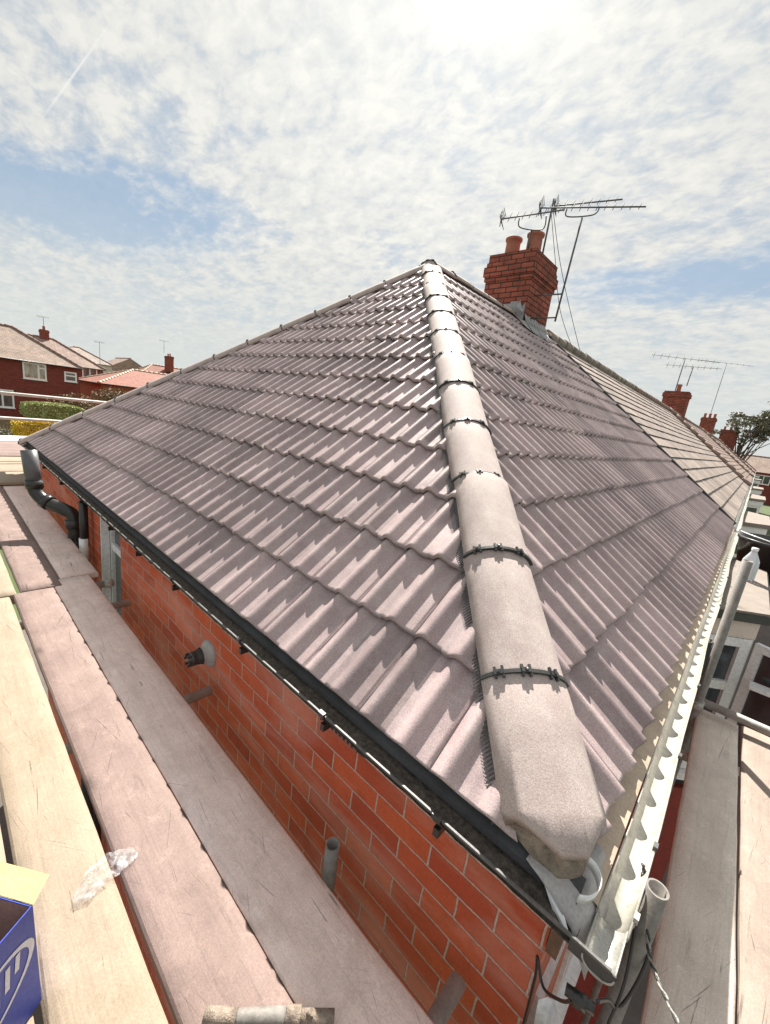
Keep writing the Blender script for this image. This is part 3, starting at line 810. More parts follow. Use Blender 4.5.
# ---- canted bay with flat roof on the front wall
bay = [(XW+.002, 3.02), (.36, 3.33), (.36, 5.00), (XW+.002, 5.35)]
def grow(ps, g_):
    return [(ps[0][0], ps[0][1]-g_), (ps[1][0]+g_, ps[1][1]-g_*.45), (ps[2][0]+g_, ps[2][1]+g_*.45), (ps[3][0], ps[3][1]+g_)]
def extr(mb, ps, z0, z1):
    n_ = len(ps)
    mb.poly([(x, y, z0) for x, y in ps][::-1]); mb.poly([(x, y, z1) for x, y in ps])
    for i in range(n_):
        a, b = ps[i], ps[(i+1) % n_]
        mb.poly([(*a, z0), (*b, z0), (*b, z1), (*a, z1)])
m_ = MB(); extr(m_, bay, -5.3, -1.82); byo = m_.build('bay_base', MAT['redpanel'], H)
m_ = MB(); extr(m_, grow(bay, -.05), -1.82, -.33); m_.build('bay_core', MAT['black_matt'], byo)
m_ = MB(); extr(m_, grow(bay, .015), -.34, -.19); m_.build('bay_panel', MAT['cream'], byo)
m_ = MB(); extr(m_, grow(bay, .06), -.19, -.125); m_.build('bay_roof_edge', MAT['dull_black'], byo)
m_ = MB(); extr(m_, grow(bay, .045), -.124, -.105); m_.build('bay_roof', MAT['slab'], byo)
m_ = MB(); extr(m_, grow(bay, .07), -1.68, -1.61); m_.build('bay_sill', MAT['white'], byo)
Uf = V3((.36-XW, .31, 0)); Lf = Uf.length; Uf.normalize(); Nf = V3((Uf.y, -Uf.x, 0))
window(H, V3((XW+.004, 3.02, -1.605)) + Nf*.012, Uf, Nf, Lf-.01, 1.26, cols=(), transom=[(0, .66)], fw=.075, dp=.07, sill=False, name='bay_side_window')
window(H, (.372, 3.35, -1.605), (0,1,0), (1,0,0), 1.63, 1.26, cols=(.33, .67), transom=[(0, .62), (2, .62)], fw=.07, dp=.07, sill=False, name='bay_front_window')
sash = window(H, (.385, 3.32, -1.44), (.80, -.38, 0), (-.38, -.80, 0), .58, 1.08, cols=(), fw=.06, dp=.045, sill=False, name='open_sash')
hb = MB(); hb.box((.42, 3.235, -.66), (.60, 3.12, -.635)); hb.build('handle', MAT['white'], sash)
# white framed window in the front wall near the corner
window(H, (XW+.02, .14, -1.75), (0,1,0), (1,0,0), 1.5, 1.2, cols=(.5,), fw=.06, dp=.05, sill=True, name='front_window')

# ================================================================ ON AND AGAINST THE HOUSE
# television aerials
def yagi(mb, a, b, n_, half, dirp, r=.009, taper=.6):
    a, b = V3(a), V3(b); mb.tube([a, b], .011, 6)
    d_ = V3(dirp).normalized()
    for k in range(n_):
        t = (k+.3)/n_; p = a.lerp(b, t); h_ = half*(1-(1-taper)*t)
        mb.tube([p - d_*h_ + V3((0,0,.008)), p + d_*h_ + V3((0,0,.008))], r*.6, 5)
def reflector(mb, p, ax, hh=.11):
    p = V3(p); ax = V3(ax).normalized()
    for sg in (-1, 1):
        for k in range(4): 
            q = p + V3((0,0, sg*(.015 + k*hh/4))) - V3((-.7, -.3, 0))*.02*k
            mb.tube([q - ax*.12, q + ax*.12], .005, 5)
    mb.tube([p - V3((0,0,hh)), p + V3((0,0,hh))], .007, 5)
AO = V3((.13, -.20, -.145))
def aerial(label, mast0, mast1, boom0, boom1, n_, ubr=None):
    mast0, mast1, boom0, boom1 = [V3(p) + AO for p in (mast0, mast1, boom0, boom1)]
    if ubr: ubr = [V3(p) + AO for p in ubr]
    t = thing('tv_aerial', label, 'aerial', mast0, 'aerials on the main chimney')
    m = MB(); m.tube([mast0, mast1], .016, 8); mo_ = m.build('mast', MAT['aerial'], t)
    m = MB(); yagi(m, boom0, boom1, n_, .085, (.15, .35, .93)); m.build('boom', MAT['aerial'], t)
    m = MB(); reflector(m, boom0, (.3, -.9, .1)); m.build('reflector', MAT['aerial'], t)
    if ubr:
        m = MB(); a, b, c, dd = [V3(p) for p in ubr]; m.tube(bez([a, b, c, dd], 5), .010, 6); m.build('cradle', MAT['aerial'], t)
    return t
aerial('short television aerial with a cradle standing behind the chimney pots', (-3.95, 6.6, 3.93), (-3.80, 6.36, 4.42), (-4.17, 5.95, 4.49), (-3.30, 6.36, 4.62), 9,
       ((-3.95, 6.15, 4.54), (-3.93, 6.2, 4.42), (-3.66, 6.45, 4.44), (-3.60, 6.38, 4.60)))
aerial('upright pole aerial rising from the front corner of the chimney top', (-3.68, 6.67, 4.07), (-3.67, 6.67, 4.98), (-3.64, 6.68, 4.87), (-2.70, 7.06, 4.93), 8)
aerial('long aerial on a tall leaning pole beside the chimney', (-3.14, 6.49, 3.0), (-3.07, 6.53, 4.53), (-3.66, 6.22, 4.66), (-2.26, 6.82, 4.64), 13,
       ((-3.30, 6.43, 4.66), (-3.27, 6.44, 4.55), (-2.92, 6.57, 4.56), (-2.86, 6.60, 4.67)))
# wall bracket to hold the leaning pole
m = MB()
for z in (3.06, 3.42): m.tube([V3((-3.13, 6.49, z)) + AO, V3((-3.60, 6.45, z)) + AO], .012, 6)
tag(m.build('aerial_bracket', MAT['aerial'], None), 'pair of steel arms holding the leaning aerial pole off the chimney', 'bracket')
m = MB()
m.tube(bez([V3(p) + AO for p in ((-3.50, 6.33, 4.7), (-3.3, 6.5, 4.0), (-3.15, 6.9, 3.4), (-3.0, 7.6, 2.7))], 6), .005, 5)
m.tube(bez([V3(p) + AO for p in ((-3.50, 6.33, 4.6), (-3.4, 6.6, 4.0), (-3.3, 7.0, 3.3), (-3.25, 7.9, 2.8))], 6), .005, 5)
tag(m.build('aerial_cable', MAT['dull_black'], None), 'thin slack cables running down from the chimney aerials', 'cable')

# ---------------------------------------------------------------- scaffold boards
def board(name, x0, x1, y0, y1, z, mat, label, group, seed, along='x', skew=0., warp=.003):
    L = x1 - x0; Wd = y1 - y0; n_ = max(8, int(L/.12)); mb = MB(); rows = []
    c = .006; T_ = .038
    prof = [(-Wd/2, -c), (-Wd/2+c, 0), (-Wd/4, .0008), (0, .0015), (Wd/4, .0008), (Wd/2-c, 0), (Wd/2, -c), (Wd/2, -T_+c), (Wd/2-c, -T_), (-Wd/2+c, -T_), (-Wd/2, -T_+c)]
    for i in range(n_+1):
        t = -L/2 + L*i/n_
        e_ = noise.noise(V3((t*2.1, seed, 0)))*warp; e2 = noise.noise(V3((t*5, seed+5, 0)))*.0025
        row = []
        for (a, b) in prof:
            ed = e2 + noise.noise(V3((t*16, a*9+seed, 3)))*.0015
            row.append(mb.vert((t, a + (ed if a > 0 else -ed)*(1 if abs(a) > Wd/3 else 0) + skew*t, b + e_ + (.002*noise.noise(V3((t*4, a*12, seed)))))))
        rows.append(row)
    m = len(prof)
    for i in range(n_):
        for j in range(m): mb.face((rows[i][j], rows[i][(j+1) % m], rows[i+1][(j+1) % m], rows[i+1][j]), None, j in (1,2,3,4))
    mb.face(rows[0][::-1]); mb.face(rows[-1])
    o = mb.build('scaffold_board', mat, None)
    o.location = ((x0+x1)/2, (y0+y1)/2, z)
    if along == 'y': o.rotation_euler = (0, 0, R(90)); 
    tag(o, label, 'scaffold board', group)
    return o
ZB = -.47; GB = 'scaffold boards beside the house'
board('b', -3.46, .80, -.388, -.160, ZB, MAT['wood_grey'], 'grey pink scaffold board nearest the brick wall, in front of the plank joint', GB, 1)
board('b', -3.33, .84, -.608, -.393, ZB+.002, MAT['wood_mid'], 'pinkish brown scaffold board with dirt streaks, second from the brick wall in the foreground', GB, 2)
board('b', -3.31, .92, -.826, -.626, ZB, MAT['wood_cream'], 'pale yellow scaffold board with clear film lying across its edge', GB, 3)
board('b', -3.29, .95, -1.06, -.842, ZB, MAT['wood_cream'], 'pale yellow scaffold board under the blue cardboard box', GB, 4)
board('b', -6.96, -3.475, -.332, -.098, ZB, MAT['wood_grey'], 'far grey scaffold board beside the black soil pipe', GB, 5)
board('b', -6.96, -3.345, -.566, -.342, ZB+.003, MAT['wood_mid'], 'far grey scaffold board behind the joint, second from the wall', GB, 6)
board('b', -6.96, -3.325, -.80, -.588, ZB, MAT['wood_cream'], 'far pale scaffold board at the left edge beyond the plank joint', GB, 7)
# boards round the far corner, running along the far end wall
def yboard(x0, x1, y0, y1, z, mat, label, seed, group, skew=0.):
    o = board('b', y0, y1, x0, x1, z, mat, label, group, seed, skew=skew)
    o.location = ((x0+x1)/2, (y0+y1)/2, z); o.rotation_euler = (0, 0, R(90)); return o
GC = 'scaffold boards round the far corner'
yboard(-7.42, -6.72, -3.0, .6, -.42, MAT['wood_cream'], 'pale plank sheet crossing behind the far ends of the grey boards', 8, GC)
yboard(-8.70, -7.45, -2.9, .4, -.42, MAT['wood_cream'], 'second pale plank sheet past the far corner of the house', 9, GC)
yboard(-10.45, -8.74, -2.9, .6, -.41, MAT['wood_mid'], 'brown board beyond the pale ones at the far corner', 10, GC)
yboard(-11.3, -10.5, -2.9, .7, -.40, MAT['white'], 'whitish sheeted board farthest out at the left edge', 11, GC)
# front of the house
GR = 'scaffold boards along the front gutter'
yboard(.199, .397, -1.6, 2.20, -.52, MAT['wood_right'], 'dusty grey scaffold board nearest the white gutter', 12, GR, skew=.024)
yboard(.404, .63, -1.5, 2.22, -.52, MAT['wood_right_b'], 'paler clean scaffold board at the right edge of the picture', 13, GR, skew=.020)

# ---------------------------------------------------------------- scaffold tubes
def tube_thing(a, b, label, group, coup=None, r=.0242, mat='tube'):
    if abs(a[2]-b[2]) > 1: mat = 'old_tube'
    a, b = V3(a), V3(b)
    t = thing('scaffold_tube', label, 'scaffold tube', a, group)
    m = MB(); m.tube([a, b], r, 20, hollow=.004); m.build('pole', MAT[mat], t)
    if coup:
        for p in coup:
            p = V3(p); d_ = (b-a).normalized()
            c_ = MB(); c_.tube([p - d_*.028, p + d_*.028], r+.009, 14)
            sd = d_.cross(V3((0,0,1)) if abs(d_.z) < .9 else V3((1,0,0))).normalized()
            c_.tube([p + sd*.01, p + sd*.055], .012, 8); c_.tube([p + sd*.052, p + sd*.066], .017, 6)
            c_.tube([p - sd*.03 + V3((0,0,.01)), p - sd*.05 + V3((0,0,.01))], .014, 6)
            c_.build('coupler', MAT['tube'], t)
    return t
GP = 'scaffold tubes under the side boards'
zt = ZB - .038 - .026
tube_thing((-3.42, -1.15, zt-.02), (-3.42, -.012, zt-.02), 'scaffold tube with a coupler butting the wall beside the white window', GP, [(-3.42, -.05, zt-.02)])
tube_thing((-2.98, -1.15, zt), (-2.98, -.03, zt), 'scaffold tube poking from the boards between the white window and the flue', GP)
tube_thing((-1.77, -1.15, zt), (-1.77, .0, zt), 'scaffold tube poking at the wall right below the round flue', GP)
tube_thing((-.205, -1.15, zt), (-.205, -.008, zt), 'thick looking scaffold tube poking at the wall near the house corner', GP)
tube_thing((-.668, -.106, -5.3), (-.668, -.100, -.41), 'upright open scaffold tube in the gap between boards and brick wall', 'upright scaffold tubes')
tube_thing((.143, 2.10, -5.3), (.143, 2.10, .470), 'tall grey upright tube beside the white gutter, in front of the bay', 'upright scaffold tubes', [(.143, 2.10, -.46)])
tube_thing((.136, .215, -5.3), (.130, .205, -.030), 'upright tube with open top behind the front gutter end by the hanging cable', 'upright scaffold tubes')
tube_thing((.09, 2.15, -.452), (2.2, 2.17, -.452), 'level tube lying across the far ends of the right-hand boards', 'level tubes on the right')
tube_thing((.06, 1.72, -.585), (1.8, 1.72, -.585), 'level tube passing under the right-hand boards', 'level tubes on the right')
tube_thing((-8.6, -6, .59), (-8.6, 4.0, .56), 'upper guard rail tube crossing in front of the far red house', 'guard rails at the far corner')
tube_thing((-8.6, -6, .21), (-8.6, 2.0, .19), 'lower guard rail tube above the yellow shrub', 'guard rails at the far corner')
tube_thing((.10, 9.6, -.35), (2.6, 9.9, -.35), 'far level tube before the white bay windows next door', 'level tubes on the right')
# loose fitting at the bottom edge
t = thing('loose_coupler', 'loose grey steel tube fitting lying on the boards at the bottom edge', 'tube fitting', (-.47, -.47, ZB))
m = MB(); m.tube([(-0.587, -0.565, ZB+.018), (-0.532, -0.513, ZB+.018)], .0185, 18, hollow=.004); m.build('sleeve', MAT['mortar'], t)
m = MB(); m.tube(bez([(-0.532, -0.513, ZB+.018), (-0.502, -0.482, ZB+.020), (-0.452, -0.428, ZB+.019)], 4), .017, 16, r2=.020); m.build('body', MAT['old_tube'], t)
m = MB(); m.tube([(-0.452, -0.428, ZB+.020), (-0.427, -0.402, ZB+.020)], .024, 6); m.tube([(-0.427, -0.402, ZB+.018), (-0.370, -0.343, ZB+.018)], .0165, 16, hollow=.004); m.tube([(-0.412, -0.390, ZB+.030), (-0.407, -0.385, ZB+.046)], .008, 6); m.build('clamp', MAT['mortar'], t)

# ---------------------------------------------------------------- cardboard box
BX = thing('cardboard_box', 'blue printed cardboard box with open buff flap at the bottom left', 'box', (-.9, -.95, ZB))
c0 = V3((-.884, -.823, ZB+.002)); e1 = V3((.57, -.82, 0)).normalized(); e2 = V3((-.82, -.57, 0)).normalized(); hB = .305
Lb, Wb = .36, .26
def bxp(a, b, z): return c0 + e1*a + e2*b + V3((0,0,z))
def panel(mb, ps, th, nn_):
    nn_ = V3(nn_); mb.poly(ps); mb.poly([V3(p)+nn_*th for p in ps][::-1])
    for i in range(len(ps)):
        a, b = V3(ps[i]), V3(ps[(i+1) % len(ps)]); mb.poly([a, b, b+nn_*th, a+nn_*th])
m = MB()
panel(m, [bxp(0,0,0), bxp(Lb,0,0), bxp(Lb,0,hB), bxp(0,0,hB)], .003, e2)
panel(m, [bxp(0,0.003,0), bxp(0,Wb,0), bxp(0,Wb,hB), bxp(0,0.003,hB)], .003, e1)
panel(m, [bxp(Lb-.003,0.003,0), bxp(Lb-.003,Wb,0), bxp(Lb-.003,Wb,hB), bxp(Lb-.003,0.003,hB)], .003, e1)
panel(m, [bxp(0.003,Wb-.003,0), bxp(Lb-.003,Wb-.003,0), bxp(Lb-.003,Wb-.003,hB), bxp(.003,Wb-.003,hB)], .003, e2)
m.build('carton', MAT['blue_card'], BX)
m = MB()
m.poly([bxp(.004,.0035,.01), bxp(Lb-.004,.0035,.01), bxp(Lb-.004,.0035,hB-.002), bxp(.004,.0035,hB-.002)])
m.poly([bxp(.0035,.004,.01), bxp(.0035,Wb-.004,.01), bxp(.0035,Wb-.004,hB-.002), bxp(.0035,.004,hB-.002)])
m.poly([bxp(.004,.004,.01), bxp(Lb-.004,.004,.01), bxp(Lb-.004,Wb-.004,.01), bxp(.004,Wb-.004,.01)])
m.build('lining', MAT['brown_card'], BX)
m = MB(); fn = V3((.3, .6, .75)).normalized()
panel(m, [bxp(0, 0, hB+.001), bxp(0, Wb, hB+.001), bxp(-.048, Wb-.02, hB+.016), bxp(-.050, .012, hB+.014)], .002, fn)
m.build('flap', MAT['yellow_card'], BX)
m = MB()
panel(m, [bxp(.002, 0, hB+.001), bxp(Lb, 0, hB+.001), bxp(Lb-.02, .065, hB-.075), bxp(.02, .05, hB-.085)], .002, (0,0,-1))
m.build('side_flap', MAT['blue_card'], BX)
# oval emblem with slanted bars on the near blue face
m = MB(); outn = -e2
def fp(u, v, k_=.0012): return bxp(u, 0, v) + outn*k_
ce = (.135, .150); ea, eb, tilt_ = .145, .070, R(-30)
ring = []
for i in range(48):
    a = 2*math.pi*i/48
    def el(sc_):
        x, y = math.cos(a)*ea*sc_, math.sin(a)*eb*sc_
        return ce[0] + x*math.cos(tilt_) - y*math.sin(tilt_), ce[1] + x*math.sin(tilt_) + y*math.cos(tilt_)
    ring.append((m.vert(fp(*el(1.0))), m.vert(fp(*(el(.9))))))
for i in range(48): j = (i+1) % 48; m.face((ring[i][0], ring[j][0], ring[j][1], ring[i][1]))
for k in range(9):
    u = ce[0] - .092 + k*.022; hh_ = .040 - .018*(abs(k-4)/4)**2; vv = ce[1] + (u-ce[0])*math.tan(tilt_)
    m.poly([fp(u-.002, vv-hh_), fp(u+.008, vv-hh_), fp(u+.002, vv+hh_), fp(u-.008, vv+hh_)])
m.build('emblem', MAT['white_print'], BX)

# crumpled film
m = MB(); nx, ny = 26, 12; gr = []
pa, pb = V3((-1.10, -.558, ZB)), V3((-1.055, -.722, ZB))
dl = (pb-pa); wdv = V3((dl.y, -dl.x, 0)).normalized()
for i in range(nx+1):
    row = []
    for j in range(ny+1):
        u, v = i/nx, j/ny-.5
        wd_ = .075*(.35 + math.sin(math.pi*min(1, u*1.05))**.6*.8)
        p = pa.lerp(pb, u*1.02) + wdv*(v*wd_ + .018*math.sin(u*3.2))
        z = .008 + + .014*abs(noise.noise(V3((u*5, v*3, 1)))) + .005*abs(noise.noise(V3((u*13, v*9, 4)))) + .006*math.cos(v*math.pi)
        p += V3((noise.noise(V3((u*15, v*9, 7)))*.006, noise.noise(V3((u*15, v*9, 9)))*.006, z)); row.append(m.vert(p))
    gr.append(row)
for i in range(nx):
    for j in range(ny): m.face((gr[i][j], gr[i+1][j], gr[i+1][j+1], gr[i][j+1]), None, True)
tag(m.build('plastic_wrap', MAT['film'], None), 'crumpled clear plastic film lying over the gap between two boards', 'plastic wrap')

# cable and rope at the gutter end
m = MB()
m.tube(bez([(-.030, .012, -.52), (-.036, .016, -.32), (-.044, .012, -.249), (-.012, -.02, -.27), (.029, -.06, -.20), (.045, -.085, -.14)], 6), .0035, 7)
m.tube(bez([(.085, -.06, -.12), (.105, .02, -.2), (.131, .10, -.30), (.150, .16, -.27), (.154, .20, -.2), (.136, .22, -.15), (.108, .235, -.10), (.096, .25, -.06)], 6), .004, 7)
m.tube(bez([(.096, .25, -.06), (.110, .19, -.12), (.125, .10, -.22), (.12, .05, -.3)], 6), .0035, 7)
co_ = m.build('black_cable', MAT['black'], None)
tag(co_, 'black cable looping under the corner where the gutters meet', 'cable')
m = MB(); m.tube([(.030, -.082, -.13), (.085, -.075, -.125)], .011, 10); m.tube([(.045, -.082, -.13), (.070, -.078, -.128)], .015, 10)
m.build('connector', MAT['black'], co_)
m = MB(); rp = bez([(.092, .262, -.045), (.125, .215, -.11), (.150, .150, -.15), (.177, .098, -.145), (.215, .007, -.10), (.235, -.06, -.09)], 14)
L_ = len(rp)
for st_ in range(2):
    q = []
    for i, p in enumerate(rp):
        a = i*.95 + st_*math.pi; q.append(p + V3((math.cos(a)*.0028, math.sin(a)*.0028, math.cos(a+1)*.002)))
    m.tube(q, .0029, 6, mi=st_)
tag(m.build('twisted_rope', [MAT['rope'], MAT['dull_black']], None), 'twisted grey and black rope hanging from the gutter end over the right board', 'rope')
# white sheet hanging below the corner
m = MB(); gr = []
for i in range(9):
    gr.append([m.vert((-.02 + .016*i + .004*math.sin(j*1.3), .05 + .03*math.sin(i*.9 + j*.4) + .01*j, -.42 - j*.11)) for j in range(9)])
for i in range(8):
    for j in range(8): m.face((gr[i][j], gr[i+1][j], gr[i+1][j+1], gr[i][j+1]), None, True)
ws = m.build('white_sheet', MAT['white'], None); md = ws.modifiers.new('th', 'SOLIDIFY'); md.thickness = .002
tag(ws, 'white plastic sheet hanging below the house corner', 'plastic sheet')

# bottle and tub on the bay roof
bt = thing('plastic_bottle', 'pale plastic bottle standing on the flat bay roof', 'bottle', (.235, 4.37, -.105))
m = MB(); m.lathe((.235, 4.37, -.104), [(.0001, 0), (.062, 0), (.068, .01), (.068, .15), (.064, .19), (.035, .25), (.024, .275), (.024, .29)], 20); m.build('bottle_body', MAT['bottle'], bt)
m = MB(); m.lathe((.235, 4.37, -.104), [(.027, .288), (.027, .315), (.0001, .315)], 14); m.build('cap', MAT['white'], bt)
m = MB(); m.lathe((.50, 5.50, -.28), [(.0001, 0), (.34, 0), (.40, .42), (.42, .42), (.42, .45), (.39, .45), (.33, .04), (.0001, .03)], 36)
tb = m.build('plastic_tub', MAT['black'], None); tag(tb, 'large black plastic tub behind the bottle at the right edge', 'tub')
m = MB(); m.tube(bez([(.50, 5.08, .18), (.20, 5.25, .21), (.10, 5.6, .19)], 6), .007, 6); m.build('handle', MAT['white'], tb)

# ================================================================ SETTING
def gz(x, y):
    t = max(0., min(1., (-x - 12)/30.)); t = t*t*(3-2*t)
    return ZG - .02 + 2.0*t + max(0, (-x-60))*.006
g = MB()
xs = [-900, -500, -260, -160, -110, -80, -60, -50, -45, -40, -35, -30, -25, -20, -16, -12, -9, -6, 0, 6, 20, 60, 200, 600]
ys = [-600, -200, -60, -20, -8, 0, 8, 16, 24, 40, 60, 90, 140, 300, 900]
ids = [[g.vert((x, y, gz(x, y))) for y in ys] for x in xs]
for i in range(len(xs)-1):
    for j in range(len(ys)-1): g.face((ids[i][j], ids[i+1][j], ids[i+1][j+1], ids[i][j+1]), None, True)
tag(g.build('ground', MAT['grass'], None), kind='structure')
g = MB(); g.box((-30, -14, ZG-.1), (5.5, 40, ZG)); tag(g.build('path', MAT['concrete'], None), kind='structure')
g = MB(); g.box((5.5, -60, ZG-.1), (7.3, 160, ZG+.005)); tag(g.build('pavement', MAT['concrete'], None), kind='structure')
g = MB(); g.box((7.3, -60, ZG-.2), (7.42, 160, ZG+.004)); tag(g.build('kerb', MAT['slab'], None), kind='structure')
g = MB(); g.box((7.42, -60, ZG-.25), (14, 160, ZG-.11+.1)); tag(g.build('road', MAT['asphalt'], None), kind='structure')

# ---------------------------------------------------------------- other houses
def roofmesh(H_, x0, x1, y0, y1, ze, rise, hip0, hip1, mat, axis='y', over=.15, ridge=None):
    """hipped roof, ridge along the axis; uv in metres"""
    def T(a, b, z): return (a, b, z) if axis == 'y' else (b, a, z)
    if axis == 'x': x0, x1, y0, y1 = y0, y1, x0, x1
    x0 -= over; x1 += over
    if hip0: y0 -= over
    if hip1: y1 += over
    xm = (x0+x1)/2; hw = (x1-x0)/2
    r0 = y0 + (hw if hip0 else 0); r1 = y1 - (hw if hip1 else 0)
    mb = MB(); sl = math.hypot(hw, rise)
    mb.poly([T(x1,y0,ze), T(x1,y1,ze), T(xm,r1,ze+rise), T(xm,r0,ze+rise)], [(y0,0), (y1,0), (r1,sl), (r0,sl)])
    mb.poly([T(x0,y1,ze), T(x0,y0,ze), T(xm,r0,ze+rise), T(xm,r1,ze+rise)], [(y1,0), (y0,0), (r0,sl), (r1,sl)])
    if hip0: mb.poly([T(x0,y0,ze), T(x1,y0,ze), T(xm,r0,ze+rise)], [(x0,0), (x1,0), (xm,sl)])
    else: mb.poly([T(x0,y0,ze), T(x1,y0,ze), T(xm,r0,ze+rise)], [(x0,0), (x1,0), (xm,sl)])
    mb.poly([T(x1,y1,ze), T(x0,y1,ze), T(xm,r1,ze+rise)], [(x1,0), (x0,0), (xm,sl)])
    mb.poly([T(x0,y0,ze-.02), T(x1,y0,ze-.02), T(x1,y1,ze-.02), T(x0,y1,ze-.02)])
    ro = mb.build('roof', mat, H_)
    rc = MB()
    lines = [((xm,r0,ze+rise), (xm,r1,ze+rise))]
    if hip0: lines += [((x1,y0,ze), (xm,r0,ze+rise)), ((x0,y0,ze), (xm,r0,ze+rise))]
    if hip1: lines += [((x1,y1,ze), (xm,r1,ze+rise)), ((x0,y1,ze), (xm,r1,ze+rise))]
    for a, b in lines:
        a, b = V3(T(*a)), V3(T(*b)); n_ = max(2, int((b-a).length/.45)); pts = []
        for i in range(n_):
            p, q = a.lerp(b, i/n_), a.lerp(b, (i+.985)/n_)
            rc.tube([p + V3((0,0,.0)), q + V3((0,0,.0))], .12, 8)
    rc.build('ridge_line', MAT['tray'] if mat is MAT['far_tile_red'] else MAT['ridge_brown'], ro)
    gu = MB()
    gu.tube([T(x1+.04,y0,ze-.05), T(x1+.04,y1,ze-.05)], .05, 8)
    if hip0: gu.tube([T(x0,y0-.04,ze-.05), T(x1,y0-.04,ze-.05)], .05, 8)
    gu.build('gutter', MAT['dull_black'], H_)
    return ro
def stack(H_, x, y, z0, z1, w_=.9, d_=.7, pots=2, mat='brick_chim', potr=.11):
    m = MB(); m.uvbox((x-w_/2, y-d_/2, z0), (x+w_/2, y+d_/2, z1-.3)); m.uvbox((x-w_/2-.05, y-d_/2-.05, z1-.299), (x+w_/2+.05, y+d_/2+.05, z1-.1)); m.uvbox((x-w_/2, y-d_/2, z1-.099), (x+w_/2, y+d_/2, z1))
    c_ = m.build('chimney', MAT[mat], H_)
    for k in range(pots):
        p = MB(); p.lathe((x - w_/2 + w_*(k+.5)/pots, y, z1), [(potr, 0), (potr*.9, .3), (potr*1.15, .32), (potr*1.1, .4), (potr*.7, .4), (potr*.7, .1)], 12); p.build('chimney_pot', MAT['terracotta'], c_)
    return c_

# the attached houses of the same row, roofs in one plane with ours
def row_house(label, y0, y1, hip_end, seed, mat='old_tile', verge=False, lit=.012):
    h_ = thing('row_house', label, 'house', (-3.76, (y0+y1)/2, ZG), 'attached houses in the row')
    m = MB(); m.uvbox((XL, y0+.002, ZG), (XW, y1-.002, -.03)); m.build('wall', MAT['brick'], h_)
    cl = [((0, y1-(0 if not hip_end else 0), 0), (0,1,0))]
    if hip_end: cl.append(((0, y1, 0), (-1, 1, 0)))
    slope('front_tiles', (0, y0+.005, lit), (0,1,0), (-CA,0,SA), y1-y0-.005, A/CA, MAT[mat], h_, clips=cl, flat=True, step=.11, gauge=.29, seed=seed, tilt=.016, T=.014, period=.165)
    rr = MB(); rd = y1 - (A if hip_end else 0)
    rr.poly([(-2*A, y0, .0), (-A, y0, TH), (-A, rd, TH), (-2*A, y1, .0)], [(y0,0), (y0,4.7), (y1,4.7), (y1,0)])
    if hip_end: rr.poly([(0, y1, 0), (-2*A, y1, 0), (-A, rd, TH)], [(0,0), (7.5,0), (3.7,4.7)])
    rr.poly([(0, y0, -.02), (-A, y0, TH-.02), (-A, rd, TH-.02), (0, y1, -.02)], [(0,0)]*4)
    rr.build('rear_tiles', MAT[mat], h_)
    rc = MB(); n_ = int((rd-y0)/.45)
    for i in range(n_):
        a = y0 + (rd-y0)*i/n_; b = a + (rd-y0)/n_*.94
        rc.tube([(-A, a, TH+.01 + .012*hsh(i, 7, seed)), (-A, b, TH+.01 + .012*hsh(i, 7, seed))], .11, 10)
    if hip_end:
        n_ = 14
        for i in range(n_):
            a = V3((0, y1, .03)).lerp(V3((-A, rd, TH)), i/n_); b = V3((0, y1, .03)).lerp(V3((-A, rd, TH)), (i+.94)/n_); rc.tube([a, b], .12, 10)
    if verge:
        for i in range(11):
            a = V3((.02, y1-.10, .03)).lerp(V3((-A, y1-.10, TH+.04)), i/11); b = V3((.02, y1-.10, .03)).lerp(V3((-A, y1-.10, TH+.04)), (i+.95)/11); rc.tube([a, b], .115, 10)
    rc.build('ridge_line', MAT['ridge_brown'] if (hip_end or verge) else MAT['ridge_pale'], h_)
    gu = MB(); gu.sweep(halfround(.05, -.04, .052, .004), lambda a, b, t: (a + .006*math.sin(t*1.7), t, b), [y0 + (y1-y0)*i/12 for i in range(13)], close=True); gu.build('gutter', MAT['cream_gutter'], h_)
    # bay
    by = [(XW+.002, y0+1.9), (.45, y0+2.3), (.45, y0+4.1), (XW+.002, y0+4.5)]
    m = MB(); extr(m, by, ZG, -1.5); b_ = m.build('bay_base', MAT['redpanel'], h_)
    m = MB(); extr(m, grow(by, -.04), -1.5, -.36); m.build('bay_core', MAT['black_matt'], b_)
    m = MB(); extr(m, grow(by, .05), -.36, -.20); m.build('bay_roof_edge', MAT['white'], b_)
    m = MB(); extr(m, grow(by, .08), -.20, -.12); m.build('bay_roof', MAT['slab'], b_)
    m = MB(); extr(m, grow(by, .05), -1.55, -1.5); m.build('bay_sill', MAT['white'], b_)
    Uq = V3((by[1][0]-by[0][0], by[1][1]-by[0][1], 0)); Lq = Uq.length; Uq.normalize(); Nq = V3((Uq.y, -Uq.x, 0))
    window(h_, V3((by[0][0]+.003, by[0][1], -1.495)) + Nq*.015, Uq, Nq, Lq-.01, 1.13, cols=(), transom=[(0, .6)], fw=.07, sill=False)
    window(h_, (.462, by[1][1]+.02, -1.495), (0,1,0), (1,0,0), by[2][1]-by[1][1]-.04, 1.13, cols=(.33, .67), transom=[(0, .6), (2, .6)], fw=.07, sill=False)
    return h_
row_house('attached house with pale beige flat tiles directly past the black roof joint', 7.60, 15.20, False, 11)
row_house('third house of the row whose pale roof finishes at a rounded brown edging', 15.20, 22.8, False, 12, verge=True)
r4 = row_house('brown tiled row house right after the pale roofs, carrying the first far chimney', 22.8, 38.0, False, 13, 'old_tile_b', True, .04)
r5 = row_house('brown tiled row house farther on with a wide chimney between two aerials', 38.0, 56.0, False, 14, 'old_tile_b', True, .01)
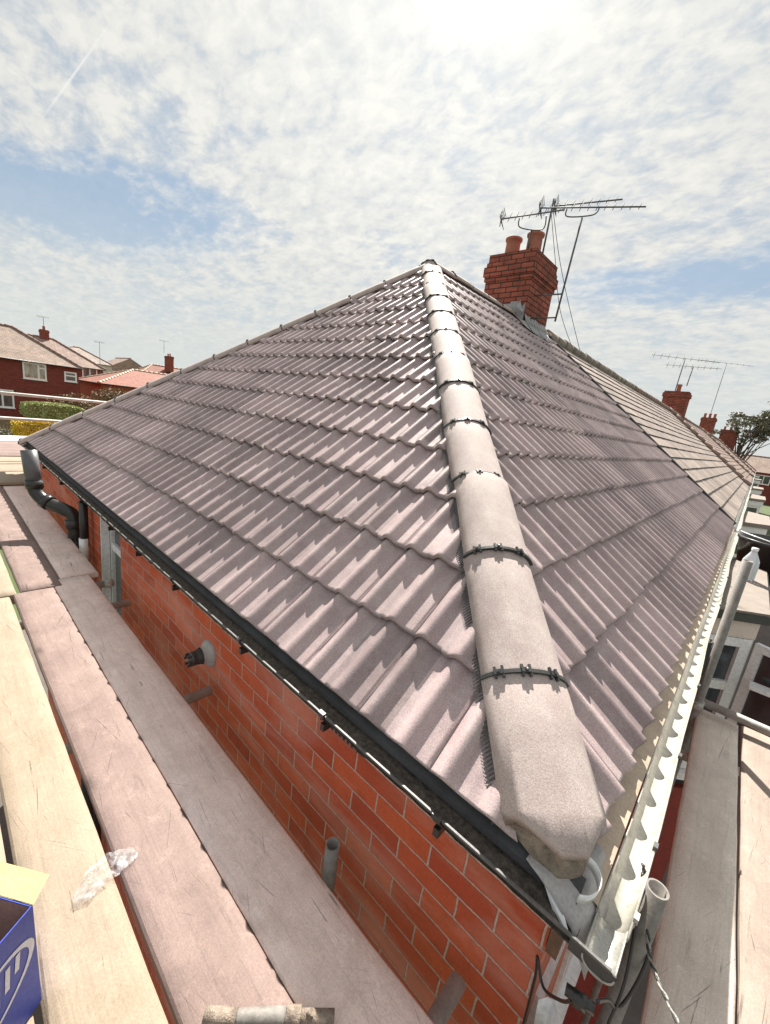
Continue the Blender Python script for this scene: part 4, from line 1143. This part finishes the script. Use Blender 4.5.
r6 = row_house('last brown tiled house of the row beside the windblown tree', 56.0, 76.0, True, 15, 'old_tile_b', False, .03)

def small_aerial(x, y, z, hgt, blen, label, dirv=(.8, .6, 0)):
    t = thing('tv_aerial', label, 'aerial', (x, y, z), 'aerials on the farther chimneys')
    m = MB(); m.tube([(x, y, z), (x+.05, y, z+hgt)], .025, 6); m.build('mast', MAT['aerial'], t)
    d_ = V3(dirv).normalized(); c_ = V3((x+.05, y, z+hgt))
    m = MB(); yagi(m, c_ - d_*blen*.5, c_ + d_*blen*.5, 9, .16, (.1, .2, .95), r=.016); m.build('boom', MAT['aerial'], t)
    return t
stack(r4, -4.15, 27.0, 2.2, 4.25, 1.15, .8, 1)
stack(r5, -4.5, 50.0, 2.2, 4.7, 1.15, .8, 3)
stack(r6, -3.4, 64.0, 2.0, 4.5, 1.7, .8, 3)
small_aerial(-4.3, 27.0, 4.25, 1.75, 3.5, 'wide thin aerial on the first far chimney')
small_aerial(-3.85, 27.1, 4.6, 1.0, 2.6, 'lower aerial beside the wide one on the first far chimney', (.9, .4, 0))
small_aerial(-4.5, 50.0, 5.05, 4.7, 4.8, 'tall aerial on the second far chimney')
# house closing the street
h_ = thing('brick_house', 'red brick house side-on closing the view at the right edge', 'house', (4, 98, ZG), 'houses closing the street')
m = MB(); m.uvbox((-6, 92, ZG), (16, 100, -.3)); m.build('wall', MAT['brick_far'], h_)
roofmesh(h_, -6, 16, 92, 100, -.3, 2.6, True, True, MAT['far_tile'], axis='x')
window(h_, (-4.4, 91.93, -2.2), (1,0,0), (0,-1,0), 1.8, 1.5, cols=(.5,), fw=.12)
window(h_, (.4, 91.93, -2.2), (1,0,0), (0,-1,0), 1.8, 1.5, cols=(.5,), fw=.12)

# ---------------------------------------------------------------- houses on the left
def left_house(label, x0, x1, y0, y1, ze, rise, zg, wallm, roofm, wins, axis='y', hip0=True, hip1=True, chs=()):
    h_ = thing('brick_house', label, 'house', ((x0+x1)/2, (y0+y1)/2, zg), 'houses across the gardens')
    m = MB(); m.uvbox((x0, y0, zg), (x1, y1, ze-.02)); m.build('wall', MAT[wallm], h_)
    roofmesh(h_, x0, x1, y0, y1, ze, rise, hip0, hip1, MAT[roofm], axis=axis, over=.25)
    for (y, z, w_, ht, cols, gl, tr_) in wins:
        window(h_, (x1+.06, y, z), (0,1,0), (1,0,0), w_, ht, cols=cols, transom=tr_, glass=gl, fw=.11, dp=.055)
    for (cx_, cy_, z0_, z1_, w_) in chs: stack(h_, cx_, cy_, z0_, z1_, w_, .8, 2)
    return h_
left_house('dark red brick house with white windows behind the guard rails', -52, -44.6, -8, 8.2, 1.52, 2.6, -3.6, 'brick_far', 'far_tile',
           [(4.55, .12, 1.48, 1.30, (.66,), 'curtain_glass', [(1, .72)]), (7.2, .28, .86, .80, (), 'glass', [(0, .6)]), (1.9, -2.3, 2.0, 1.4, (.66,), 'glass', [(1, .72)])],
           chs=[(-48.5, 3.0, 3.0, 5.0, .9)])
lh2 = left_house('brown roofed house just behind the dark red one, small chimney on its ridge', -69, -61, 0, 14.0, 1.9, 2.75, -3.4, 'brick_far', 'old_tile_b',
           [(11.9, .6, 1.5, 1.3, (.5,), 'glass', None)], chs=[(-65, 9.2, 3.8, 5.5, .75)])
left_house('pale gabled house far off between the roofs', -112, -102, 24, 34, 2.6, 3.0, -3.2, 'render', 'old_tile_b', [(28, .4, 1.8, 1.3, (.5,), 'glass', None)], axis='x', hip0=False, hip1=False)
left_house('grey roofed house far off behind the white framed dormer', -100, -92, 14, 23, 3.3, 2.4, -3.2, 'render', 'old_tile', [(18, 1.2, 1.8, 1.3, (.5,), 'glass', None)])
left_house('low red roofed brick house nearest the long sloping hip', -56, -48, 10.6, 22.5, .45, 1.75, -3.6, 'brick_orange', 'far_tile_red', [(15.0, -1.5, 1.7, 1.2, (.5,), 'glass', None)])
left_house('red roofed house with a stout chimney beside the sloping hip', -79, -70, 19.5, 34, .9, 3.1, -3.4, 'brick_orange', 'far_tile_red', [(25, -1.0, 1.7, 1.2, (.5,), 'glass', None)], chs=[(-73, 26.0, 3.2, 5.6, 1.6)])
small_aerial(-65, 9.2, 5.9, 1.0, 1.2, 'tiny aerial on the left house chimney', (.3, 1, 0))
small_aerial(-73.5, 25.4, 6.0, 1.8, 1.4, 'tiny aerial on the stout chimney', (.3, 1, 0))
small_aerial(-58, 13.0, -.5, 5.3, 1.0, 'thin pole aerial standing alone between far roofs', (.3, 1, 0))

# street furniture and walls between gardens
def fence(label, x, y0, y1, h_, mat='wood_post'):
    t = thing('garden_fence', label, 'fence', (x, (y0+y1)/2, gz(x, 0)), 'garden fences')
    z = gz(x, 0); m = MB(); y = y0
    while y < y1: m.box((x-.015, y, z), (x+.015, y+.14, z+h_)); y += .15
    m.build('fence_panel', MAT[mat], t); y = y0
    while y < y1: 
        m = MB(); m.box((x+.02, y, z), (x+.12, y+.1, z+h_+.08)); m.build('post', MAT[mat], t); y += 1.9
fence('brown board fence behind the green hedge', -33, -6, 9, 1.7)
fence('low timber fence in front of the yellow shrub', -19, -8, 6, 1.4)

# foliage
def leaves(mb, c, rad, n_, size, seed, shell=.55, zs=1., box=False):
    rnd = random.Random(seed); c = V3(c)
    for _ in range(n_):
        if box:
            p = V3((rnd.uniform(-1,1), rnd.uniform(-1,1), rnd.uniform(-1,1)))
            k_ = rnd.choice((0,1,2,2)); p[k_] = (1 if rnd.random() < .75 else -1)*rnd.uniform(.88, 1.06)
            ln = 1.
            p = V3((p[0], p[1]*1., p[2]*(1-.25*abs(p[1])**3)))
        else:
            p = V3((rnd.gauss(0,1), rnd.gauss(0,1), rnd.gauss(0,1))).normalized() * (shell + (1-shell)*rnd.random())
            p *= 1 + .28*noise.noise(p*2.2 + V3((seed, 0, 0)))
        q = c + V3((p.x*rad[0], p.y*rad[1], p.z*rad[2]))
        a = V3((rnd.gauss(0,1), rnd.gauss(0,1), rnd.gauss(0,1))).normalized(); b = a.cross(V3((rnd.gauss(0,1), rnd.gauss(0,1), rnd.gauss(0,1)))).normalized()
        s_ = size*rnd.uniform(.6, 1.4)
        mb.poly([q - a*s_, q + b*s_*.6, q + a*s_, q - b*s_*.6])
def hedge(name, label, c, rad, n_, size, mat, seed, cat='hedge'):
    t = thing(name, label, cat, (c[0], c[1], gz(c[0], 0)))
    m = MB(); leaves(m, c, rad, n_, size, seed, box=True); m.build('foliage', MAT[mat], t, recalc=False)
    m = MB(); nb = 3
    for k in range(nb):
        y = c[1] + rad[1]*(-.6 + 1.2*k/(nb-1)); m.tube([(c[0], y, gz(c[0], 0)-.1), (c[0]+.1, y+.1, c[2])], .07, 7, r2=.03)
        for s_ in (-1, 1): m.tube([(c[0], y, c[2]-rad[2]*.6), (c[0]+.4*s_, y+.5*s_, c[2]+rad[2]*.4)], .03, 5, r2=.012)
    m.build('stem', MAT['bark'], t)
    return t
hedge('clipped_hedge', 'long clipped green hedge between the guard rails and the red house', (-29.6, 3.9, -1.22), (.9, 1.25, .42), 14000, .045, 'leaf_hedge', 3)
hedge('yellow_shrub', 'bright yellow shrub above the far corner of the house', (-20.0, 2.05, -1.18), (.6, .85, .30), 7000, .035, 'leaf_yellow', 5, 'shrub')
def shrub(label, c, rad, n_, size, mat, seed):
    t = thing('shrub', label, 'shrub', (c[0], c[1], gz(c[0], 0)))
    m = MB(); leaves(m, c, rad, n_, size, seed, shell=.2); m.build('foliage', MAT[mat], t, recalc=False)
    m = MB()
    for k in range(7):
        a = k*.9; m.tube([(c[0], c[1], gz(c[0], 0)-.1), (c[0]+rad[0]*.5*math.cos(a), c[1]+rad[1]*.6*math.sin(a), c[2]+rad[2]*.5)], .05, 5, r2=.012)
    m.build('stem', MAT['bark'], t)
shrub('dry brown bush in front of the low red roofed house', (-44, 10.6, -.6), (1.2, 1.9, .9), 1600, .09, 'leaf_dry', 8)
shrub('brown twiggy bush beside the low red roofed house', (-41, 7.3, -1.3), (1.2, 1.9, .8), 1800, .08, 'leaf_dry', 9)
shrub('brown bush at the left edge below the upper guard rail', (-26, .4, -2.2), (1.2, 1.1, 1.2), 2200, .05, 'leaf_dry', 10)
hedge('clipped_hedge', 'dark low hedge at the left edge under the lower guard rail', (-21.5, -.3, -2.4), (.8, 2.6, .9), 7000, .05, 'leaf_tree', 12)

# windblown tree at the right
def tree(label, base, hgt, crown, seed):
    t = thing('windblown_tree', label, 'tree', base)
    rnd = random.Random(seed); m = MB(); b = V3(base); top = V3(crown[0]); tips = []
    m.tube(bez([b, b.lerp(top, .4) + V3((.3, 0, 0)), b.lerp(top, .75)], 5), .32, 9, r2=.14)
    fol = MB()
    for k in range(30):
        s_ = b.lerp(top, rnd.uniform(.35, .78))
        dv = V3((rnd.gauss(.55, .8), rnd.gauss(0, .7), rnd.gauss(.35, .5)))
        e_ = top + V3((dv.x*crown[1][0], dv.y*crown[1][1], dv.z*crown[1][2]))*.9
        m.tube(bez([s_, s_.lerp(e_, .5) + V3((0, 0, .25)), e_], 4), .07, 5, r2=.015)
        leaves(fol, e_, (.95, .8, .40), 230, .11, seed*31+k, shell=.1)
        leaves(fol, s_.lerp(e_, .7) + V3((0,0,.2)), (.6, .5, .28), 110, .10, seed*57+k, shell=.1)
    m.build('trunk', MAT['bark'], t); fol.build('crown', MAT['leaf_tree'], t, recalc=False)
tree('windblown dark tree above the far roofs at the right edge', (-1.6, 64, ZG), 9, (V3((-2.4, 64, 5.6)), (2.6, 2.2, 1.8)), 4)

# ================================================================ LIGHT
SE, SAZ = R(47.0), R(128)         # elevation; direction of the sun measured from +x
sd = V3((math.cos(SE)*math.cos(SAZ), math.cos(SE)*math.sin(SAZ), math.sin(SE)))
sl = bpy.data.lights.new('sun', 'SUN'); sl.energy = 5.0; sl.angle = R(.55); sl.color = (1, .955, .87)
so2 = bpy.data.objects.new('sun', sl); C.objects.link(so2); so2.rotation_euler = sd.to_track_quat('Z', 'Y').to_euler(); so2.location = (0, 0, 30)

wld = bpy.data.worlds.new('World'); bpy.context.scene.world = wld; wld.use_nodes = True
nt = wld.node_tree; n = N(nt); bg = nt.nodes['Background']; bg.inputs['Strength'].default_value = .094
sky = nt.nodes.new('ShaderNodeTexSky'); sky.sky_type = 'NISHITA'; sky.sun_disc = False
sky.sun_elevation = SE; sky.sun_rotation = math.pi/2 - SAZ; sky.air_density = 1.; sky.dust_density = 1.2; sky.ozone_density = 1.2
tc = n.new('ShaderNodeTexCoord'); dirv = tc.outputs['Generated']
sep = n.new('ShaderNodeSeparateXYZ'); n.link(dirv, sep.inputs[0])
zc = n.math('ADD', n.math('MAXIMUM', sep.outputs['Z'], 0.), .2)
cx_ = n.math('DIVIDE', sep.outputs['X'], zc); cy_ = n.math('DIVIDE', sep.outputs['Y'], zc)
cmb = n.new('ShaderNodeCombineXYZ'); n.link(cx_, cmb.inputs[0]); n.link(cy_, cmb.inputs[1])
def mapped(scale, rot):
    mp = n.new('ShaderNodeMapping'); mp.inputs['Scale'].default_value = scale; mp.inputs['Rotation'].default_value = (0, 0, R(rot)); n.link(cmb.outputs[0], mp.inputs[0]); return mp.outputs[0]
c1 = n.noise(mapped((1, 1, 1), 0), 1.5, 3, .5, .2)
c2 = n.noise(mapped((1, 1.5, 1), 35), 7.5, 8, .6, .35)
c3 = n.noise(mapped((1, 1.35, 1), -15), 19, 7, .6, .25)
def blob(dv, k, amt):
    dv = V3(dv).normalized(); vm = n.new('ShaderNodeVectorMath', _operation='DOT_PRODUCT'); n.link(dirv, vm.inputs[0]); vm.inputs[1].default_value = dv
    return n.math('MULTIPLY', n.math('POWER', n.math('MAXIMUM', vm.outputs['Value'], 0.), k), amt)
def band(z0, wd, dv, k, amt):   # a gap in the cloud sheet that follows the horizon
    wz = n.math('ADD', sep.outputs['Z'], n.math('MULTIPLY_ADD', c1, .16, -.08))
    g_ = n.math('MAXIMUM', n.math('SUBTRACT', 1., n.math('POWER', n.math('DIVIDE', n.math('ABSOLUTE', n.math('SUBTRACT', wz, z0)), wd), 2.)), 0.)
    return n.math('MULTIPLY', g_, blob(dv, k, amt))
dens = n.math('ADD', n.math('MULTIPLY', c1, .46), n.math('MULTIPLY', c2, .38)); dens = n.math('ADD', dens, n.math('MULTIPLY', c3, .24))
dens = n.math('ADD', dens, .125)
for dv, kk, am in (((-.88,.16,.46), 10, -.05), ((-.75,.12,.65), 9, -.03), ((-.542,.56,.626), 10, .10), ((-.1,.75,.65), 10, -.03)):
    dens = n.math('ADD', dens, blob(dv, kk, am))
for a_ in ((.262, .055, (-.96,.10,.26), 26, -.24), (.30, .05, (-.12,.945,.30), 22, -.24), (.33, .03, (-.9,.3,.33), 20, -.10)):
    dens = n.math('ADD', dens, band(*a_))
cov = n.ramp(dens, [(.47, .15), (.68, 1)])
# cloud brightness: brighter towards the sun, modelled by its own thickness
sunb = blob((-.50,.57,.66), 14, .95); sunc = blob(sd, 110, 2.6)
shade = n.ramp(n.math('ADD', n.math('MULTIPLY', c2, .55), n.math('MULTIPLY', c3, .45)), [(.38, (2.8, 2.92, 2.97)), (.60, (3.75, 3.71, 3.5))])
glow = n.math('ADD', sunb, sunc)
gcol = n.new('ShaderNodeVectorMath', _operation='SCALE'); gcol.inputs[0].default_value = (1., .97, .88); n.link(glow, gcol.inputs['Scale'])
cl_ = n.new('ShaderNodeVectorMath', _operation='ADD'); n.link(shade, cl_.inputs[0]); n.link(gcol.outputs[0], cl_.inputs[1])
skc = n.mix(.85, sky.outputs[0], (1.25, 1.75, 2.3))
# a faint vapour trail, high in the sky at the left
pa_, pb_ = V3((-.8585, .2116, .467)).normalized(), V3((-.905, .169, .39)).normalized()
nrm = pa_.cross(pb_).normalized(); mid_ = (pa_+pb_).normalized()
vm = n.new('ShaderNodeVectorMath', _operation='DOT_PRODUCT'); n.link(dirv, vm.inputs[0]); vm.inputs[1].default_value = nrm
tr1 = n.math('SUBTRACT', 1., n.math('DIVIDE', n.math('ABSOLUTE', vm.outputs['Value']), 0.0021)); tr1 = n.math('MAXIMUM', tr1, 0.)
vm2 = n.new('ShaderNodeVectorMath', _operation='DOT_PRODUCT'); n.link(dirv, vm2.inputs[0]); vm2.inputs[1].default_value = mid_
tr2 = n.ramp(vm2.outputs['Value'], [(.9965, 0), (.999, .55)])
skc = n.mix(n.math('MULTIPLY', tr1, tr2), skc, (4.2, 4.2, 4.2))
hz = n.ramp(sep.outputs['Z'], [(.0, 1.), (.30, 0)])
fin = n.mix(cov, skc, cl_.outputs[0])
fin = n.mix(hz, fin, (3.15, 3.3, 3.2))
trail = n.mix(n.math('MULTIPLY', tr1, tr2), fin, (4.3, 4.3, 4.25))
n.link(trail, bg.inputs['Color'])

# ================================================================ CAMERA
cd = bpy.data.cameras.new('camera'); co = bpy.data.objects.new('camera', cd); C.objects.link(co)
co.location = (.05127, -.88704, .99403); co.rotation_euler = (1.3365497, -.1278853, .7453654)
cd.sensor_fit = 'VERTICAL'; cd.sensor_height = 24; cd.sensor_width = 24; cd.lens = 407.76/1024*24
cd.clip_start = .02; cd.clip_end = 3000
sc = bpy.context.scene; sc.camera = co
sc.view_settings.view_transform = 'Standard'; sc.view_settings.look = 'None'; sc.view_settings.exposure = 1.27; sc.view_settings.gamma = 1
sc.render.resolution_x = 770; sc.render.resolution_y = 1024
sc.cycles.max_bounces = 6; sc.cycles.transparent_max_bounces = 8
